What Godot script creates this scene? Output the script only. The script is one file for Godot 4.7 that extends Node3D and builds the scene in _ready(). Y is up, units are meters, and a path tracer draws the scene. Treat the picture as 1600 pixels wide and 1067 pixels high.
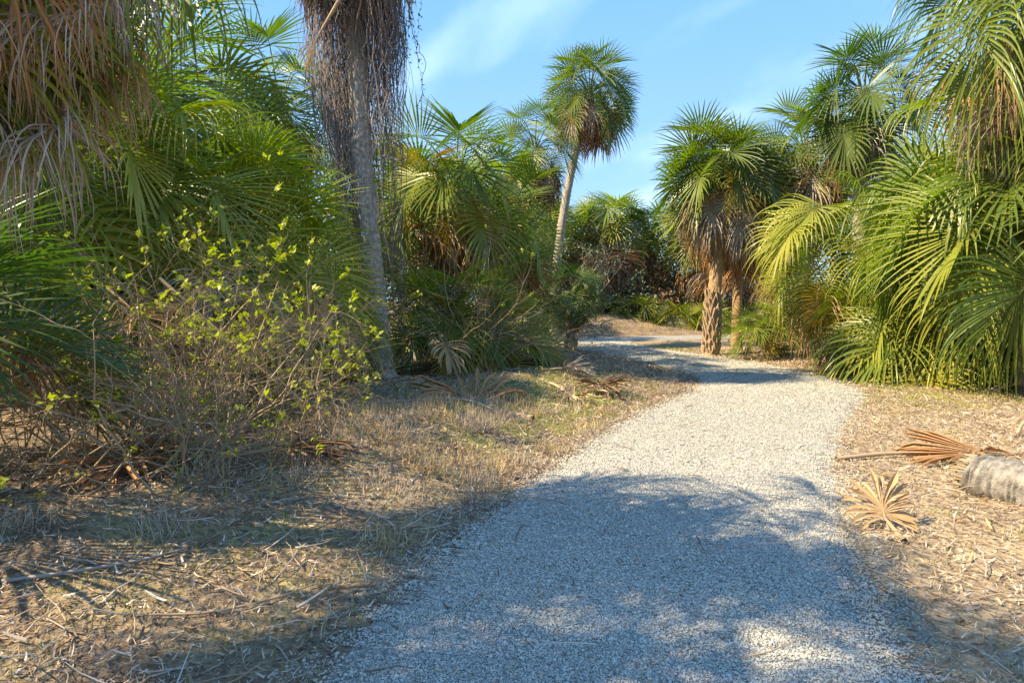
extends Node3D
# A gravel trail bending between cabbage palms under a blue winter sky.

const PATH_POINTS := [[0.15, 2.5], [0.3, -0.5], [0.42, -2.6], [0.66, -3.6], [0.92, -4.4], [1.5, -5.9], [2.15, -7.4], [3.3, -9.6], [4.7, -12.0], [5.25, -14.2], [5.0, -17.2], [4.2, -20.4], [3.35, -23.2], [2.95, -25.8], [3.7, -28.2], [6.2, -29.7], [11.0, -31.2], [19.0, -33.5], [32.0, -37.0]]

var rng := RandomNumberGenerator.new()
var noise := FastNoiseLite.new()
var fine := FastNoiseLite.new()
var centre: Array[Vector2] = []
var counts := {}
var M := {}
var greens: Array = []
var deads: Array = []
var lib := {}

# ------------------------------------------------------------------ mesh helper
class Shape:
	var v := PackedVector3Array()
	var c := PackedColorArray()
	var i := PackedInt32Array()
	var uv := PackedVector2Array()

	func add(p: Vector3, col: Color) -> int:
		v.append(p)
		c.append(col)
		return v.size() - 1

	func tri(a: int, b: int, d: int) -> void:
		i.append(a)
		i.append(b)
		i.append(d)

	func quad(a: int, b: int, d: int, e: int) -> void:
		tri(a, b, d)
		tri(a, d, e)

	# a tapered tube through the points
	func tube(pts: Array, radii: Array, sides: int, cols: Array, closed := true) -> void:
		var n := pts.size()
		var ref := Vector3(0.31, 0.17, 0.93)
		var first := v.size()
		for k in n:
			var t: Vector3 = (pts[mini(k + 1, n - 1)] - pts[maxi(k - 1, 0)]).normalized()
			var s: Vector3 = t.cross(ref)
			if s.length() < 0.1:
				s = t.cross(Vector3(0.9, 0.1, -0.2))
			s = s.normalized()
			var w: Vector3 = s.cross(t)
			ref = w.cross(s) if false else ref
			for q in sides:
				var a := TAU * q / sides
				var r: float = radii[k]
				add(pts[k] + (s * cos(a) + w * sin(a)) * r, cols[k])
		for k in n - 1:
			for q in sides:
				var q2 := (q + 1) % sides
				quad(first + k * sides + q, first + (k + 1) * sides + q, first + (k + 1) * sides + q2, first + k * sides + q2)
		if closed and radii[n - 1] > 0.004:
			var m := add(pts[n - 1], cols[n - 1])
			for q in sides:
				tri(first + (n - 1) * sides + q, m, first + (n - 1) * sides + (q + 1) % sides)

	func mesh(m: Material) -> ArrayMesh:
		var nn := PackedVector3Array()
		nn.resize(v.size())
		for k in range(0, i.size(), 3):
			var a := i[k]
			var b := i[k + 1]
			var d := i[k + 2]
			var f := (v[d] - v[a]).cross(v[b] - v[a])
			nn[a] += f
			nn[b] += f
			nn[d] += f
		for k in nn.size():
			nn[k] = nn[k].normalized() if nn[k].length_squared() > 1e-20 else Vector3.UP
		var arr := []
		arr.resize(Mesh.ARRAY_MAX)
		arr[Mesh.ARRAY_VERTEX] = v
		arr[Mesh.ARRAY_NORMAL] = nn
		arr[Mesh.ARRAY_COLOR] = c
		if uv.size() == v.size():
			arr[Mesh.ARRAY_TEX_UV] = uv
		arr[Mesh.ARRAY_INDEX] = i
		var out := ArrayMesh.new()
		out.add_surface_from_arrays(Mesh.PRIMITIVE_TRIANGLES, arr)
		out.surface_set_material(0, m)
		return out

# ------------------------------------------------------------------ scene-tree helpers
func numbered(called: String) -> String:
	var n: int = counts.get(called, 0)
	counts[called] = n + 1
	return called if n == 0 else "%s_%03d" % [called, n]

func tag(o: Node3D, label: String, category: String, group := "", kind := "") -> void:
	o.set_meta("label", label)
	o.set_meta("category", category)
	if group:
		o.set_meta("group", group)
	if kind:
		o.set_meta("kind", kind)

func thing(called: String, label: String, category: String, at: Vector3, group := "") -> Node3D:
	var o := Node3D.new()
	o.name = numbered(called)
	add_child(o)
	o.position = at
	tag(o, label, category, group)
	return o

func part(called: String, m: Mesh, parent: Node3D, override: Material = null) -> MeshInstance3D:
	var o := MeshInstance3D.new()
	o.name = called
	o.mesh = m
	if override:
		o.material_override = override
	o.cast_shadow = GeometryInstance3D.SHADOW_CASTING_SETTING_ON
	parent.add_child(o, true)
	return o

func lin(r: float, g: float, b: float) -> Color:
	return Color(r, g, b).linear_to_srgb()

func rf(a: float, b: float) -> float:
	return rng.randf_range(a, b)

func leaf_material(col: Color, rough: float, back: Color) -> StandardMaterial3D:
	var m := StandardMaterial3D.new()
	m.albedo_color = col
	m.vertex_color_use_as_albedo = true
	m.roughness = rough
	m.metallic_specular = 0.5 if rough < 0.5 else 0.2
	m.cull_mode = BaseMaterial3D.CULL_DISABLED
	if back.r + back.g + back.b > 0.0:
		m.backlight_enabled = true
		m.backlight = back
	return m

func plain_material(col: Color, rough: float) -> StandardMaterial3D:
	var m := StandardMaterial3D.new()
	m.albedo_color = col
	m.vertex_color_use_as_albedo = true
	m.roughness = rough
	m.metallic_specular = 0.3
	return m

# a tiling colour texture from noise through a ramp of colours (linear values)
func noise_image(kind: int, freq: float, oct: int, size: int, seed_: int, ret := -1) -> PackedByteArray:
	var f := FastNoiseLite.new()
	f.noise_type = kind
	f.frequency = freq
	f.seed = seed_
	if oct > 1:
		f.fractal_type = FastNoiseLite.FRACTAL_FBM
		f.fractal_octaves = oct
	else:
		f.fractal_type = FastNoiseLite.FRACTAL_NONE
	if ret >= 0:
		f.cellular_return_type = ret
		f.cellular_jitter = 0.9
	var im := f.get_seamless_image(size, size, false, false, 0.06, true)
	im.convert(Image.FORMAT_L8)
	return im.get_data()

func ramp_lut(stops: Array) -> PackedByteArray:
	var out := PackedByteArray()
	out.resize(768)
	for k in 256:
		var x := k / 255.0
		var col: Color = stops[0][1]
		for s in stops.size() - 1:
			if x >= stops[s][0]:
				var t: float = clampf((x - stops[s][0]) / maxf(stops[s + 1][0] - stops[s][0], 0.001), 0, 1)
				col = (stops[s][1] as Color).lerp(stops[s + 1][1], t)
		var q := col.linear_to_srgb()
		out[k * 3] = clampi(int(q.r * 255), 0, 255)
		out[k * 3 + 1] = clampi(int(q.g * 255), 0, 255)
		out[k * 3 + 2] = clampi(int(q.b * 255), 0, 255)
	return out

func tinted(data: PackedByteArray, size: int, stops: Array, shade := PackedByteArray(), shade_lut := PackedFloat32Array()) -> ImageTexture:
	var lut := ramp_lut(stops)
	var out := PackedByteArray()
	out.resize(size * size * 3)
	for k in size * size:
		var d := data[k] * 3
		if shade.is_empty():
			out[k * 3] = lut[d]
			out[k * 3 + 1] = lut[d + 1]
			out[k * 3 + 2] = lut[d + 2]
		else:
			var f := shade_lut[shade[k]]
			out[k * 3] = int(lut[d] * f)
			out[k * 3 + 1] = int(lut[d + 1] * f)
			out[k * 3 + 2] = int(lut[d + 2] * f)
	return ImageTexture.create_from_image(Image.create_from_data(size, size, false, Image.FORMAT_RGB8, out))

func grey(data: PackedByteArray, size: int) -> ImageTexture:
	return ImageTexture.create_from_image(Image.create_from_data(size, size, false, Image.FORMAT_L8, data))

# ------------------------------------------------------------------ the lie of the land
const GX0 := -16.0
const GZ0 := -44.0
const GS := 0.2
const GNX := 210
const GNZ := 240
var edge_grid := PackedFloat32Array()
var side_grid := PackedFloat32Array()

func build_path_field() -> void:
	var p: Array[Vector2] = []
	for a in PATH_POINTS:
		p.append(Vector2(a[0], a[1]))
	for k in p.size() - 1:
		var a := p[maxi(k - 1, 0)]
		var d := p[mini(k + 2, p.size() - 1)]
		for s in 6:
			centre.append(p[k].cubic_interpolate(p[k + 1], a, d, s / 6.0))
	centre.append(p[p.size() - 1])
	edge_grid.resize(GNX * GNZ)
	side_grid.resize(GNX * GNZ)
	for j in GNZ:
		for i in GNX:
			var q := Vector2(GX0 + i * GS, GZ0 + j * GS)
			var best := 1e9
			var side := 1.0
			for k in range(0, centre.size() - 1):
				var a := centre[k]
				var ab := centre[k + 1] - a
				var t := clampf((q - a).dot(ab) / ab.length_squared(), 0, 1)
				var off := q - a - ab * t
				var dd := off.length_squared()
				if dd < best:
					best = dd
					side = 1.0 if ab.cross(off) > 0 else -1.0
			edge_grid[j * GNX + i] = sqrt(best) - half_width(q.y)
			side_grid[j * GNX + i] = side

func half_width(z: float) -> float:
	return 1.27 + 0.14 * smoothstep(-6.0, -13.0, z)

func grid_value(g: PackedFloat32Array, x: float, z: float) -> float:
	var u := clampf((x - GX0) / GS, 0, GNX - 1.001)
	var w := clampf((z - GZ0) / GS, 0, GNZ - 1.001)
	var i := int(u)
	var j := int(w)
	u -= i
	w -= j
	var k := j * GNX + i
	return lerpf(lerpf(g[k], g[k + 1], u), lerpf(g[k + GNX], g[k + GNX + 1], u), w)

func edge(x: float, z: float) -> float:
	return grid_value(edge_grid, x, z)

func ground_height(x: float, z: float) -> float:
	var e := edge(x, z)
	var s := grid_value(side_grid, x, z)
	var n := noise.get_noise_2d(x * 3.0, z * 3.0)
	var n2 := fine.get_noise_2d(x * 6.0, z * 6.0)
	var b := smoothstep(0.15, 2.0, e)
	var h := 0.0
	var left := clampf(-s, 0, 1)
	h += left * b * 0.26 * lerpf(1.0, 0.45, smoothstep(-14.0, -24.0, z)) * lerpf(0.55, 1.0, smoothstep(-2.5, -6.0, z))
	h += (1.0 - left) * b * 0.05
	h += b * (n * 0.10 + n2 * 0.03)
	h += 0.16 * exp(-(pow((x + 0.95) / 1.0, 2) + pow((z + 7.3) / 1.2, 2))) * smoothstep(0.1, 0.8, e)
	h += 0.75 * exp(-(pow((x - 4.2) / 3.2, 2) + pow((z + 34.6) / 2.0, 2))) * smoothstep(0.2, 1.6, e)
	h -= 0.02 * (1.0 - smoothstep(-0.2, 0.1, e))
	return h

func on_ground(x: float, z: float, up := 0.0) -> Vector3:
	return Vector3(x, ground_height(x, z) + up, z)

# ------------------------------------------------------------------ fan-leaved fronds
# Grown in a frame with the stalk leaving the origin towards +z at the given elevation; turning about y keeps the droop true.
func fan(o: Dictionary) -> Array:
	var r := RandomNumberGenerator.new()
	r.seed = o.seed
	var blade := Shape.new()
	var stalk := Shape.new()
	var dead: bool = o.get("dead", false)
	var el: float = deg_to_rad(o.el)
	var arch: float = o.get("arch", 0.5)
	var lp: float = o.get("petiole", 1.25)
	var p := Vector3.ZERO
	var pts := [p]
	var rad := [o.get("stalk", 0.024) * 1.5]
	var stalk_col: Color = Color(1.0, 1.05, 0.8) if not dead else Color(1.0, 0.9, 0.8)
	var cols := [stalk_col]
	var steps := 7
	var e := el
	var swing: float = o.get("swing", 0.0)
	var yaw := 0.0
	for k in steps:
		var t := (k + 1.0) / steps
		e = maxf(el - arch * pow(t, 1.4), -1.5)
		yaw = swing * t
		p += Vector3(sin(yaw) * cos(e), sin(e), cos(yaw) * cos(e)) * lp / steps
		pts.append(p)
		rad.append(o.get("stalk", 0.024) * lerpf(1.3, 0.6, t))
		cols.append(stalk_col)
	var T := Vector3(sin(yaw) * cos(e), sin(e), cos(yaw) * cos(e))
	var S := Vector3(cos(yaw), 0, -sin(yaw))
	var roll: float = o.get("roll", 0.0)
	S = S.rotated(T, roll)
	var N := T.cross(S).normalized()
	if N.dot(Vector3(0, cos(el), -sin(el))) < 0 and absf(roll) < 1.2:
		N = -N
	var hinge: float = o.get("hinge", 0.25)
	var down := -N
	# the rib that runs on into the blade and bends back
	var len_blade: float = o.get("blade", 1.2)
	var rib := [p]
	var rib_t := [T]
	var rib_n := [N]
	var q := p
	var tt := (T * cos(hinge) + down * sin(hinge)).normalized()
	var nn := (N * cos(hinge) + T * sin(hinge)).normalized()
	var rib_len: float = len_blade * o.get("rib", 0.32)
	var bend: float = o.get("bend", 0.9)
	for k in 5:
		var a := bend / 5.0
		var t2 := (tt * cos(a) - nn * sin(a)).normalized()
		nn = (nn * cos(a) + tt * sin(a)).normalized()
		tt = t2
		q += tt * rib_len / 5.0
		rib.append(q)
		rib_t.append(tt)
		rib_n.append(nn)
		pts.append(q)
		rad.append(o.get("stalk", 0.024) * lerpf(0.5, 0.12, (k + 1) / 5.0))
		cols.append(stalk_col)
	stalk.tube(pts, rad, 5, cols)
	var nseg: int = o.nseg
	var K: int = o.steps
	var spread: float = deg_to_rad(o.get("spread", 120.0))
	var join: float = o.get("join", 0.42)
	var droop: float = o.get("droop", 0.7)
	var vee: float = o.get("vee", 0.5)
	var fold: float = o.get("fold", 0.45)
	var wild: float = o.get("wild", 0.05)
	var tip: float = o.get("tip", 0.1)
	var dth := 2.0 * spread / nseg
	for s in nseg:
		var t := (s + 0.5) / nseg * 2.0 - 1.0
		var th := t * spread + r.randf_range(-0.12, 0.12) * dth
		var rk := pow(1.0 - absf(t), 0.75) * 5.0
		var ri := mini(int(rk), 4)
		var rt := rk - ri
		var base: Vector3 = (rib[ri] as Vector3).lerp(rib[ri + 1], rt)
		var Tq: Vector3 = (rib_t[ri] as Vector3).lerp(rib_t[ri + 1], rt).normalized()
		var Nq: Vector3 = (rib_n[ri] as Vector3).lerp(rib_n[ri + 1], rt).normalized()
		var lift := vee * absf(sin(th)) + r.randf_range(-wild, wild)
		var d := ((Tq * cos(th) + S * sin(th)) * cos(lift) + Nq * sin(lift)).normalized()
		var wd := (-Tq * sin(th) + S * cos(th)).normalized()
		var ln := len_blade * (0.78 + 0.22 * cos(th * 0.8)) * r.randf_range(0.88, 1.06)
		if dead and r.randf() < 0.16:
			ln *= r.randf_range(0.4, 0.8)
		var pos := base
		var ds := ln / K
		var twist: float = r.randf_range(-1, 1) * o.get("twist", 0.5)
		var my_droop := droop * r.randf_range(0.6, 1.5)
		var snap := 2.0
		if r.randf() < o.get("snap", 0.12):
			snap = r.randf_range(0.5, 0.85)
		var tone := r.randf_range(0.8, 1.2)
		var warm := r.randf_range(-0.06, 0.06)
		var brown_at := 1.0 - tip * r.randf_range(0.3, 1.8)
		var wav := Vector3(r.randf_range(-1, 1), r.randf_range(-1, 1), r.randf_range(-1, 1)) * wild
		var hw_join := 0.5 * dth * join * ln * 1.02
		var first := blade.v.size()
		for k in K + 1:
			var u := float(k) / K
			var hw: float
			if u < join:
				hw = 0.5 * dth * u * ln * 1.02 + 0.002
			else:
				var x := (u - join) / (1.0 - join)
				hw = hw_join * pow(1.0 - x, o.get("taper", 0.8)) + 0.0006
			var w := (wd - d * wd.dot(d)).normalized()
			if u > join:
				w = w.rotated(d, twist * (u - join))
			var n3 := d.cross(w).normalized()
			if n3.dot(Nq) < 0:
				n3 = -n3
			var col := Color(tone * (1.0 + warm), tone, tone * (1.0 - warm))
			if u > brown_at:
				var m := clampf((u - brown_at) / 0.06, 0, 1)
				col = col.lerp(o.get("tip_color", Color(3.0, 1.9, 2.4)), m)
			blade.add(pos - w * hw + n3 * hw * fold, col)
			var mid := Color(col.r * 1.18, col.g * 1.1, col.b)
			blade.add(pos - n3 * hw * fold * 0.3, mid)
			blade.add(pos - n3 * hw * fold * 0.3, mid)
			blade.add(pos + w * hw + n3 * hw * fold, col)
			pos += d * ds
			var g := my_droop * u * (1.2 if u > join else 0.35) / K * 2.2
			if u > snap:
				g += 3.0 / K
			d = (d + Vector3.DOWN * g + wav * (u / K * 5.0)).normalized()
			if dead and k % 2 == 0:
				d = (d + Vector3(r.randf_range(-1, 1), r.randf_range(-1, 0.6), r.randf_range(-1, 1)) * wild * 1.2).normalized()
		for k in K:
			var a := first + k * 4
			blade.quad(a, a + 4, a + 5, a + 1)
			blade.quad(a + 2, a + 6, a + 7, a + 3)
	return [blade, stalk]

func fan_meshes(o: Dictionary) -> Array:
	var f := fan(o)
	var out := [(f[0] as Shape).mesh(greens[0]), (f[1] as Shape).mesh(M.stalk)]
	if o.get("whole", false):
		var st := (out[1] as ArrayMesh).surface_get_arrays(0)
		(out[0] as ArrayMesh).add_surface_from_arrays(Mesh.PRIMITIVE_TRIANGLES, st)
	return out

const CLASSES := [82, 64, 45, 26, 6, -18, -42]

func build_library() -> void:
	var seed_ := 11
	for lod in 3:
		var nseg: int = [48, 38, 26][lod]
		var steps: int = [11, 8, 6][lod]
		var g := []
		for c in CLASSES:
			var set_ := []
			for k in [3, 3, 2][lod]:
				seed_ += 7
				rng.seed = seed_
				var low := inverse_lerp(82, -42, c)
				set_.append(fan_meshes({"whole": lod > 1, "seed": seed_, "el": c, "nseg": nseg, "steps": steps, "arch": lerpf(0.25, 0.75, low) * rf(0.7, 1.3), "petiole": 0.95 * rf(0.8, 1.2), "blade": 1.2 * rf(0.9, 1.1), "hinge": rf(0.0, 0.4), "bend": rf(0.6, 1.3), "roll": rf(-0.5, 0.5), "swing": rf(-0.25, 0.25), "droop": lerpf(0.25, 0.7, low) * rf(0.6, 1.5), "vee": rf(0.25, 0.6), "spread": rf(105, 140), "tip": 0.10, "wild": 0.05, "snap": lerpf(0.05, 0.3, low), "stalk": 0.022}))
			g.append(set_)
		lib["green%d" % lod] = g
		# big soft fans whose long tips hang
		var w := []
		for c in CLASSES:
			var set_ := []
			for k in [3, 2, 1][lod]:
				seed_ += 7
				rng.seed = seed_
				set_.append(fan_meshes({"whole": lod > 1, "seed": seed_, "el": c, "nseg": nseg + 6, "steps": steps + 2, "arch": rf(0.4, 0.9), "petiole": 1.3 * rf(0.85, 1.2), "blade": 1.35 * rf(0.9, 1.1), "hinge": rf(0.1, 0.5), "bend": rf(0.8, 1.4), "roll": rf(-0.6, 0.6), "swing": rf(-0.3, 0.3), "droop": rf(1.3, 2.4), "vee": rf(0.15, 0.45), "spread": rf(105, 135), "join": 0.36, "tip": 0.09, "wild": 0.07, "snap": 0.35, "twist": 1.0, "stalk": 0.022}))
			w.append(set_)
		lib["weeping%d" % lod] = w
		var d := []
		for k in [7, 6, 4][lod]:
			seed_ += 7
			rng.seed = seed_
			d.append(fan_meshes({"whole": lod > 1, "seed": seed_, "dead": true, "el": rf(-15, -60), "nseg": int(nseg * (1.4 if lod == 0 else 1.1)), "steps": steps, "arch": rf(0.6, 1.0), "petiole": rf(0.5, 0.95), "blade": rf(1.0, 1.3), "hinge": rf(0.2, 0.7), "bend": rf(0.5, 1.2), "roll": rf(-0.6, 0.6), "swing": rf(-0.3, 0.3), "droop": rf(2.6, 4.6), "vee": rf(-0.1, 0.4), "spread": rf(70, 115), "join": 0.34, "fold": 0.9, "wild": 0.16, "twist": 2.2, "snap": 0.3, "tip": 0.2, "tip_color": Color(0.8, 0.8, 0.8), "stalk": 0.02}))
		lib["dead%d" % lod] = d
		var k2 := []
		for k in [4, 6, 4][lod]:
			seed_ += 7
			rng.seed = seed_
			k2.append(fan_meshes({"whole": lod > 1, "seed": seed_, "dead": true, "el": rf(15, -30), "nseg": int(nseg * (1.4 if lod == 0 else 1.0)), "steps": steps, "arch": rf(0.7, 1.2), "petiole": rf(0.9, 1.35), "blade": rf(1.0, 1.3), "hinge": rf(0.3, 0.8), "bend": rf(0.5, 1.2), "roll": rf(-0.6, 0.6), "swing": rf(-0.3, 0.3), "droop": rf(3.0, 5.0), "vee": rf(-0.1, 0.3), "spread": rf(70, 110), "join": 0.34, "fold": 0.8, "wild": 0.13, "twist": 2.2, "snap": 0.3, "tip": 0.2, "tip_color": Color(0.8, 0.8, 0.8), "stalk": 0.02}))
		lib["skirt%d" % lod] = k2

func add_frond(parent: Node3D, meshes: Array, at: Vector3, az: float, size: float, m: Material, called: String, with_stalk := true, tilt := 0.0) -> MeshInstance3D:
	var o := part(called, meshes[0], parent)
	o.set_surface_override_material(0, m)
	if (meshes[0] as ArrayMesh).get_surface_count() > 1:
		o.set_surface_override_material(1, M.dead_stalk if called == "dead_frond" else M.stalk)
	o.position = at
	o.rotation = Vector3(0, az, 0)
	o.rotation.z = tilt
	o.scale = Vector3.ONE * size
	if with_stalk and (meshes[0] as ArrayMesh).get_surface_count() == 1:
		part("petiole", meshes[1], o, M.dead_stalk if called == "dead_frond" else M.stalk)
	return o

func curve_points(ctrl: Array, n: int) -> Array:
	var out := []
	var m := ctrl.size()
	for k in n:
		var x := float(k) / (n - 1) * (m - 1)
		var i := mini(int(x), m - 2)
		var t := x - i
		var a: Vector3 = ctrl[maxi(i - 1, 0)]
		var d: Vector3 = ctrl[mini(i + 2, m - 1)]
		out.append((ctrl[i] as Vector3).cubic_interpolate(ctrl[i + 1], a, d, t))
	return out

func trunk_mesh(ctrl: Array, r0: float, r1: float, rings: int, sides: int, rough: float, m: Material) -> ArrayMesh:
	var s := Shape.new()
	var pts := curve_points(ctrl, rings)
	for k in rings:
		var t: Vector3 = (pts[mini(k + 1, rings - 1)] - pts[maxi(k - 1, 0)]).normalized()
		var a := t.cross(Vector3(0, 0, 1)).normalized()
		var b := a.cross(t)
		var u := float(k) / (rings - 1)
		var r := lerpf(r0, r1, u) * (1.0 + 0.35 * exp(-u * rings * 0.22))
		for q in sides:
			var th := TAU * q / sides
			var p: Vector3 = pts[k]
			var ring := sin(p.y * 34.0 + 1.2 * noise.get_noise_2d(th * 8.0, p.y * 4.0)) * 0.5
			var rr := r * (1.0 + rough * (noise.get_noise_3d(cos(th) * 9.0, p.y * 14.0, sin(th) * 9.0) * 0.9 + ring * 0.45))
			var tone := 1.0 + 0.35 * noise.get_noise_3d(cos(th) * 5.0 + 30.0, p.y * 9.0, sin(th) * 5.0) + 0.10 * ring
			s.add(p + (a * cos(th) + b * sin(th)) * rr, Color(tone, tone, tone))
	for k in rings - 1:
		for q in sides:
			var q2 := (q + 1) % sides
			s.quad(k * sides + q, (k + 1) * sides + q, (k + 1) * sides + q2, k * sides + q2)
	return s.mesh(m)

var boot_meshes: Array = []
func build_boots() -> void:
	for k in 4:
		var s := Shape.new()
		rng.seed = 900 + k
		var L := rf(0.2, 0.32)
		for side in 2:
			# a split leaf base: two prongs rising from one foot
			var sx := -1.0 if side == 0 else 1.0
			var pts := []
			var rad := []
			var cols := []
			for j in 5:
				var u := j / 4.0
				pts.append(Vector3(sx * (0.015 + 0.085 * u), L * u, 0.0 + 0.055 * u + 0.02 * sin(u * 3.0)))
				rad.append(lerpf(0.042, 0.02, u) * rf(0.85, 1.1))
				var tn := rf(0.75, 1.2)
				cols.append(Color(tn, tn, tn))
			s.tube(pts, rad, 5, cols)
		boot_meshes.append(s.mesh(M.boot))

func palm(o: Dictionary) -> Node3D:
	rng.seed = o.seed
	var r2 := RandomNumberGenerator.new()
	r2.seed = o.seed * 3 + 1
	var base: Vector3 = on_ground(o.x, o.z, -0.03)
	var t := thing(o.get("called", "cabbage_palm"), o.label, "palm", base, o.get("group", "cabbage palms beside the trail"))
	var lod: int = o.get("lod", 1)
	var h: float = o.get("h", 0.15)
	var top := Vector3(o.get("lean_x", 0.0), h, o.get("lean_z", 0.0))
	var r: float = o.get("r", 0.16)
	var stalks: bool = o.get("stalks", lod < 2)
	if h > 0.5:
		var ctrl: Array = o.get("ctrl", [Vector3.ZERO, top * 0.3 + Vector3(-top.x * 0.12, 0, 0), top * 0.65, top])
		part("trunk", trunk_mesh(ctrl, r * 1.1, r * 0.95, maxi(24, int(h * 14.0)), 20 if lod < 2 else 12, 0.16, M[o.get("bark", "bark")]), t)
		var nb: int = o.get("boots", 0)
		if nb:
			var pts := curve_points(ctrl, 60)
			for k in nb:
				var u: float = lerpf(o.get("boot_lo", 0.0), o.get("boot_hi", 0.6), (k + 0.5) / nb)
				var p: Vector3 = pts[int(u * 59)]
				var az := k * 2.399963 + r2.randf_range(-0.15, 0.15)
				var b := part("boot", boot_meshes[k % 4], t)
				b.rotation = Vector3(0, az, 0)
				b.scale = Vector3.ONE * r2.randf_range(0.85, 1.15)
				b.position = p + Vector3(sin(az), 0, cos(az)) * (r * 0.98)
	var n: int = o.n
	var hi: float = o.get("hi", 85.0)
	var lo: float = o.get("lo", -35.0)
	var size: float = o.get("size", 1.0)
	var kind: String = o.get("kind", "green")
	var pal: Array = o.get("pal", [0, 1, 1, 2])
	for k in n:
		var u := (k + 0.5) / n
		var el: float = lerpf(hi, lo, pow(u, o.get("pow", 0.9))) + r2.randf_range(-1, 1) * o.get("jitter", 9.0)
		var ci := 0
		for c in CLASSES.size():
			if absf(CLASSES[c] - el) < absf(CLASSES[ci] - el):
				ci = c
		var kd := kind
		if o.get("mix", 0.0) > r2.randf():
			kd = "weeping"
		var set_: Array = lib["%s%d" % [kd, lod]][ci]
		var az: float = k * 2.399963 + r2.randf_range(-0.3, 0.3) + o.get("turn", 0.0)
		var m: Material = greens[pal[r2.randi() % pal.size()]]
		if u > 0.8 and r2.randf() < o.get("yellowing", 0.2):
			m = greens[6]
		var at := top + Vector3(sin(az), 0, cos(az)) * (r * 0.5) + Vector3(0, 0.25 * (1.0 - u) * minf(h, 1.0), 0)
		add_frond(t, set_[r2.randi() % set_.size()], at, az, size * r2.randf_range(0.82, 1.1), m, "frond", stalks, r2.randf_range(-0.08, 0.08))
	var nd: int = o.get("dead", 0)
	var dpal: Array = o.get("dpal", [0, 1, 1, 2, 3])
	for k in nd:
		var set_: Array = lib["%s%d" % ["skirt" if r2.randf() < o.get("skirt", 0.0) else "dead", lod]]
		var az := k * 2.399963 + r2.randf_range(-0.5, 0.5) + 0.7
		var u := (k + 0.5) / nd
		var at := top + Vector3(sin(az), 0, cos(az)) * (r * 0.8) - Vector3(0, 0.05 + u * o.get("dead_drop", 0.6), 0)
		add_frond(t, set_[r2.randi() % set_.size()], at, az, size * o.get("dead_size", 0.95) * r2.randf_range(0.75, 1.15), deads[dpal[r2.randi() % dpal.size()]], "dead_frond", stalks, r2.randf_range(-0.12, 0.12))
	return t

# ------------------------------------------------------------------ shrubs and twigs
func grow(s: Shape, p: Vector3, d: Vector3, length: float, r: float, depth: int, rr: RandomNumberGenerator, o: Dictionary, tips: Array) -> void:
	var n := 6
	var pts := [p]
	var rad := [r]
	var tone := rr.randf_range(0.75, 1.25)
	var cols := [Color(tone, tone, tone)]
	var dirs := [d]
	for k in n:
		d = (d + Vector3(rr.randf_range(-1, 1), rr.randf_range(-0.8, 0.8) - o.get("sag", 0.15), rr.randf_range(-1, 1)) * o.get("kink", 0.28)).normalized()
		p += d * length / n
		if p.y < 0.03:
			p.y = 0.03
			d.y = absf(d.y) * 0.5
		pts.append(p)
		dirs.append(d)
		rad.append(r * lerpf(1.0, 0.45, (k + 1.0) / n))
		cols.append(cols[0])
	s.tube(pts, rad, 4 if r > 0.006 else 3, cols, false)
	if depth > 0:
		var kids: int = o.get("kids", 4)
		for k in kids:
			var at := rr.randi_range(2, n)
			var dd: Vector3 = (dirs[at] + Vector3(rr.randf_range(-1, 1), rr.randf_range(-0.5, 0.9), rr.randf_range(-1, 1)) * 0.9).normalized()
			grow(s, pts[at], dd, length * rr.randf_range(0.35, 0.65), rad[at] * 0.65, depth - 1, rr, o, tips)
	if depth <= 1:
		for k in range(2, n + 1):
			tips.append([pts[k], dirs[k]])

func leaf_into(s: Shape, p: Vector3, d: Vector3, up: Vector3, length: float, width: float, col: Color) -> void:
	var w := d.cross(up)
	if w.length() < 0.05:
		w = d.cross(Vector3.RIGHT)
	w = w.normalized()
	var n := w.cross(d).normalized()
	var a := s.add(p, col)
	var b := s.add(p + d * length * 0.45 + w * width * 0.5 + n * width * 0.12, col)
	var c := s.add(p + d * length - n * length * 0.12, col)
	var e := s.add(p + d * length * 0.45 - w * width * 0.5 + n * width * 0.12, col)
	var f := s.add(p + d * length * 0.5, col)
	s.tri(a, b, f)
	s.tri(b, c, f)
	s.tri(c, e, f)
	s.tri(e, a, f)

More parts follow.
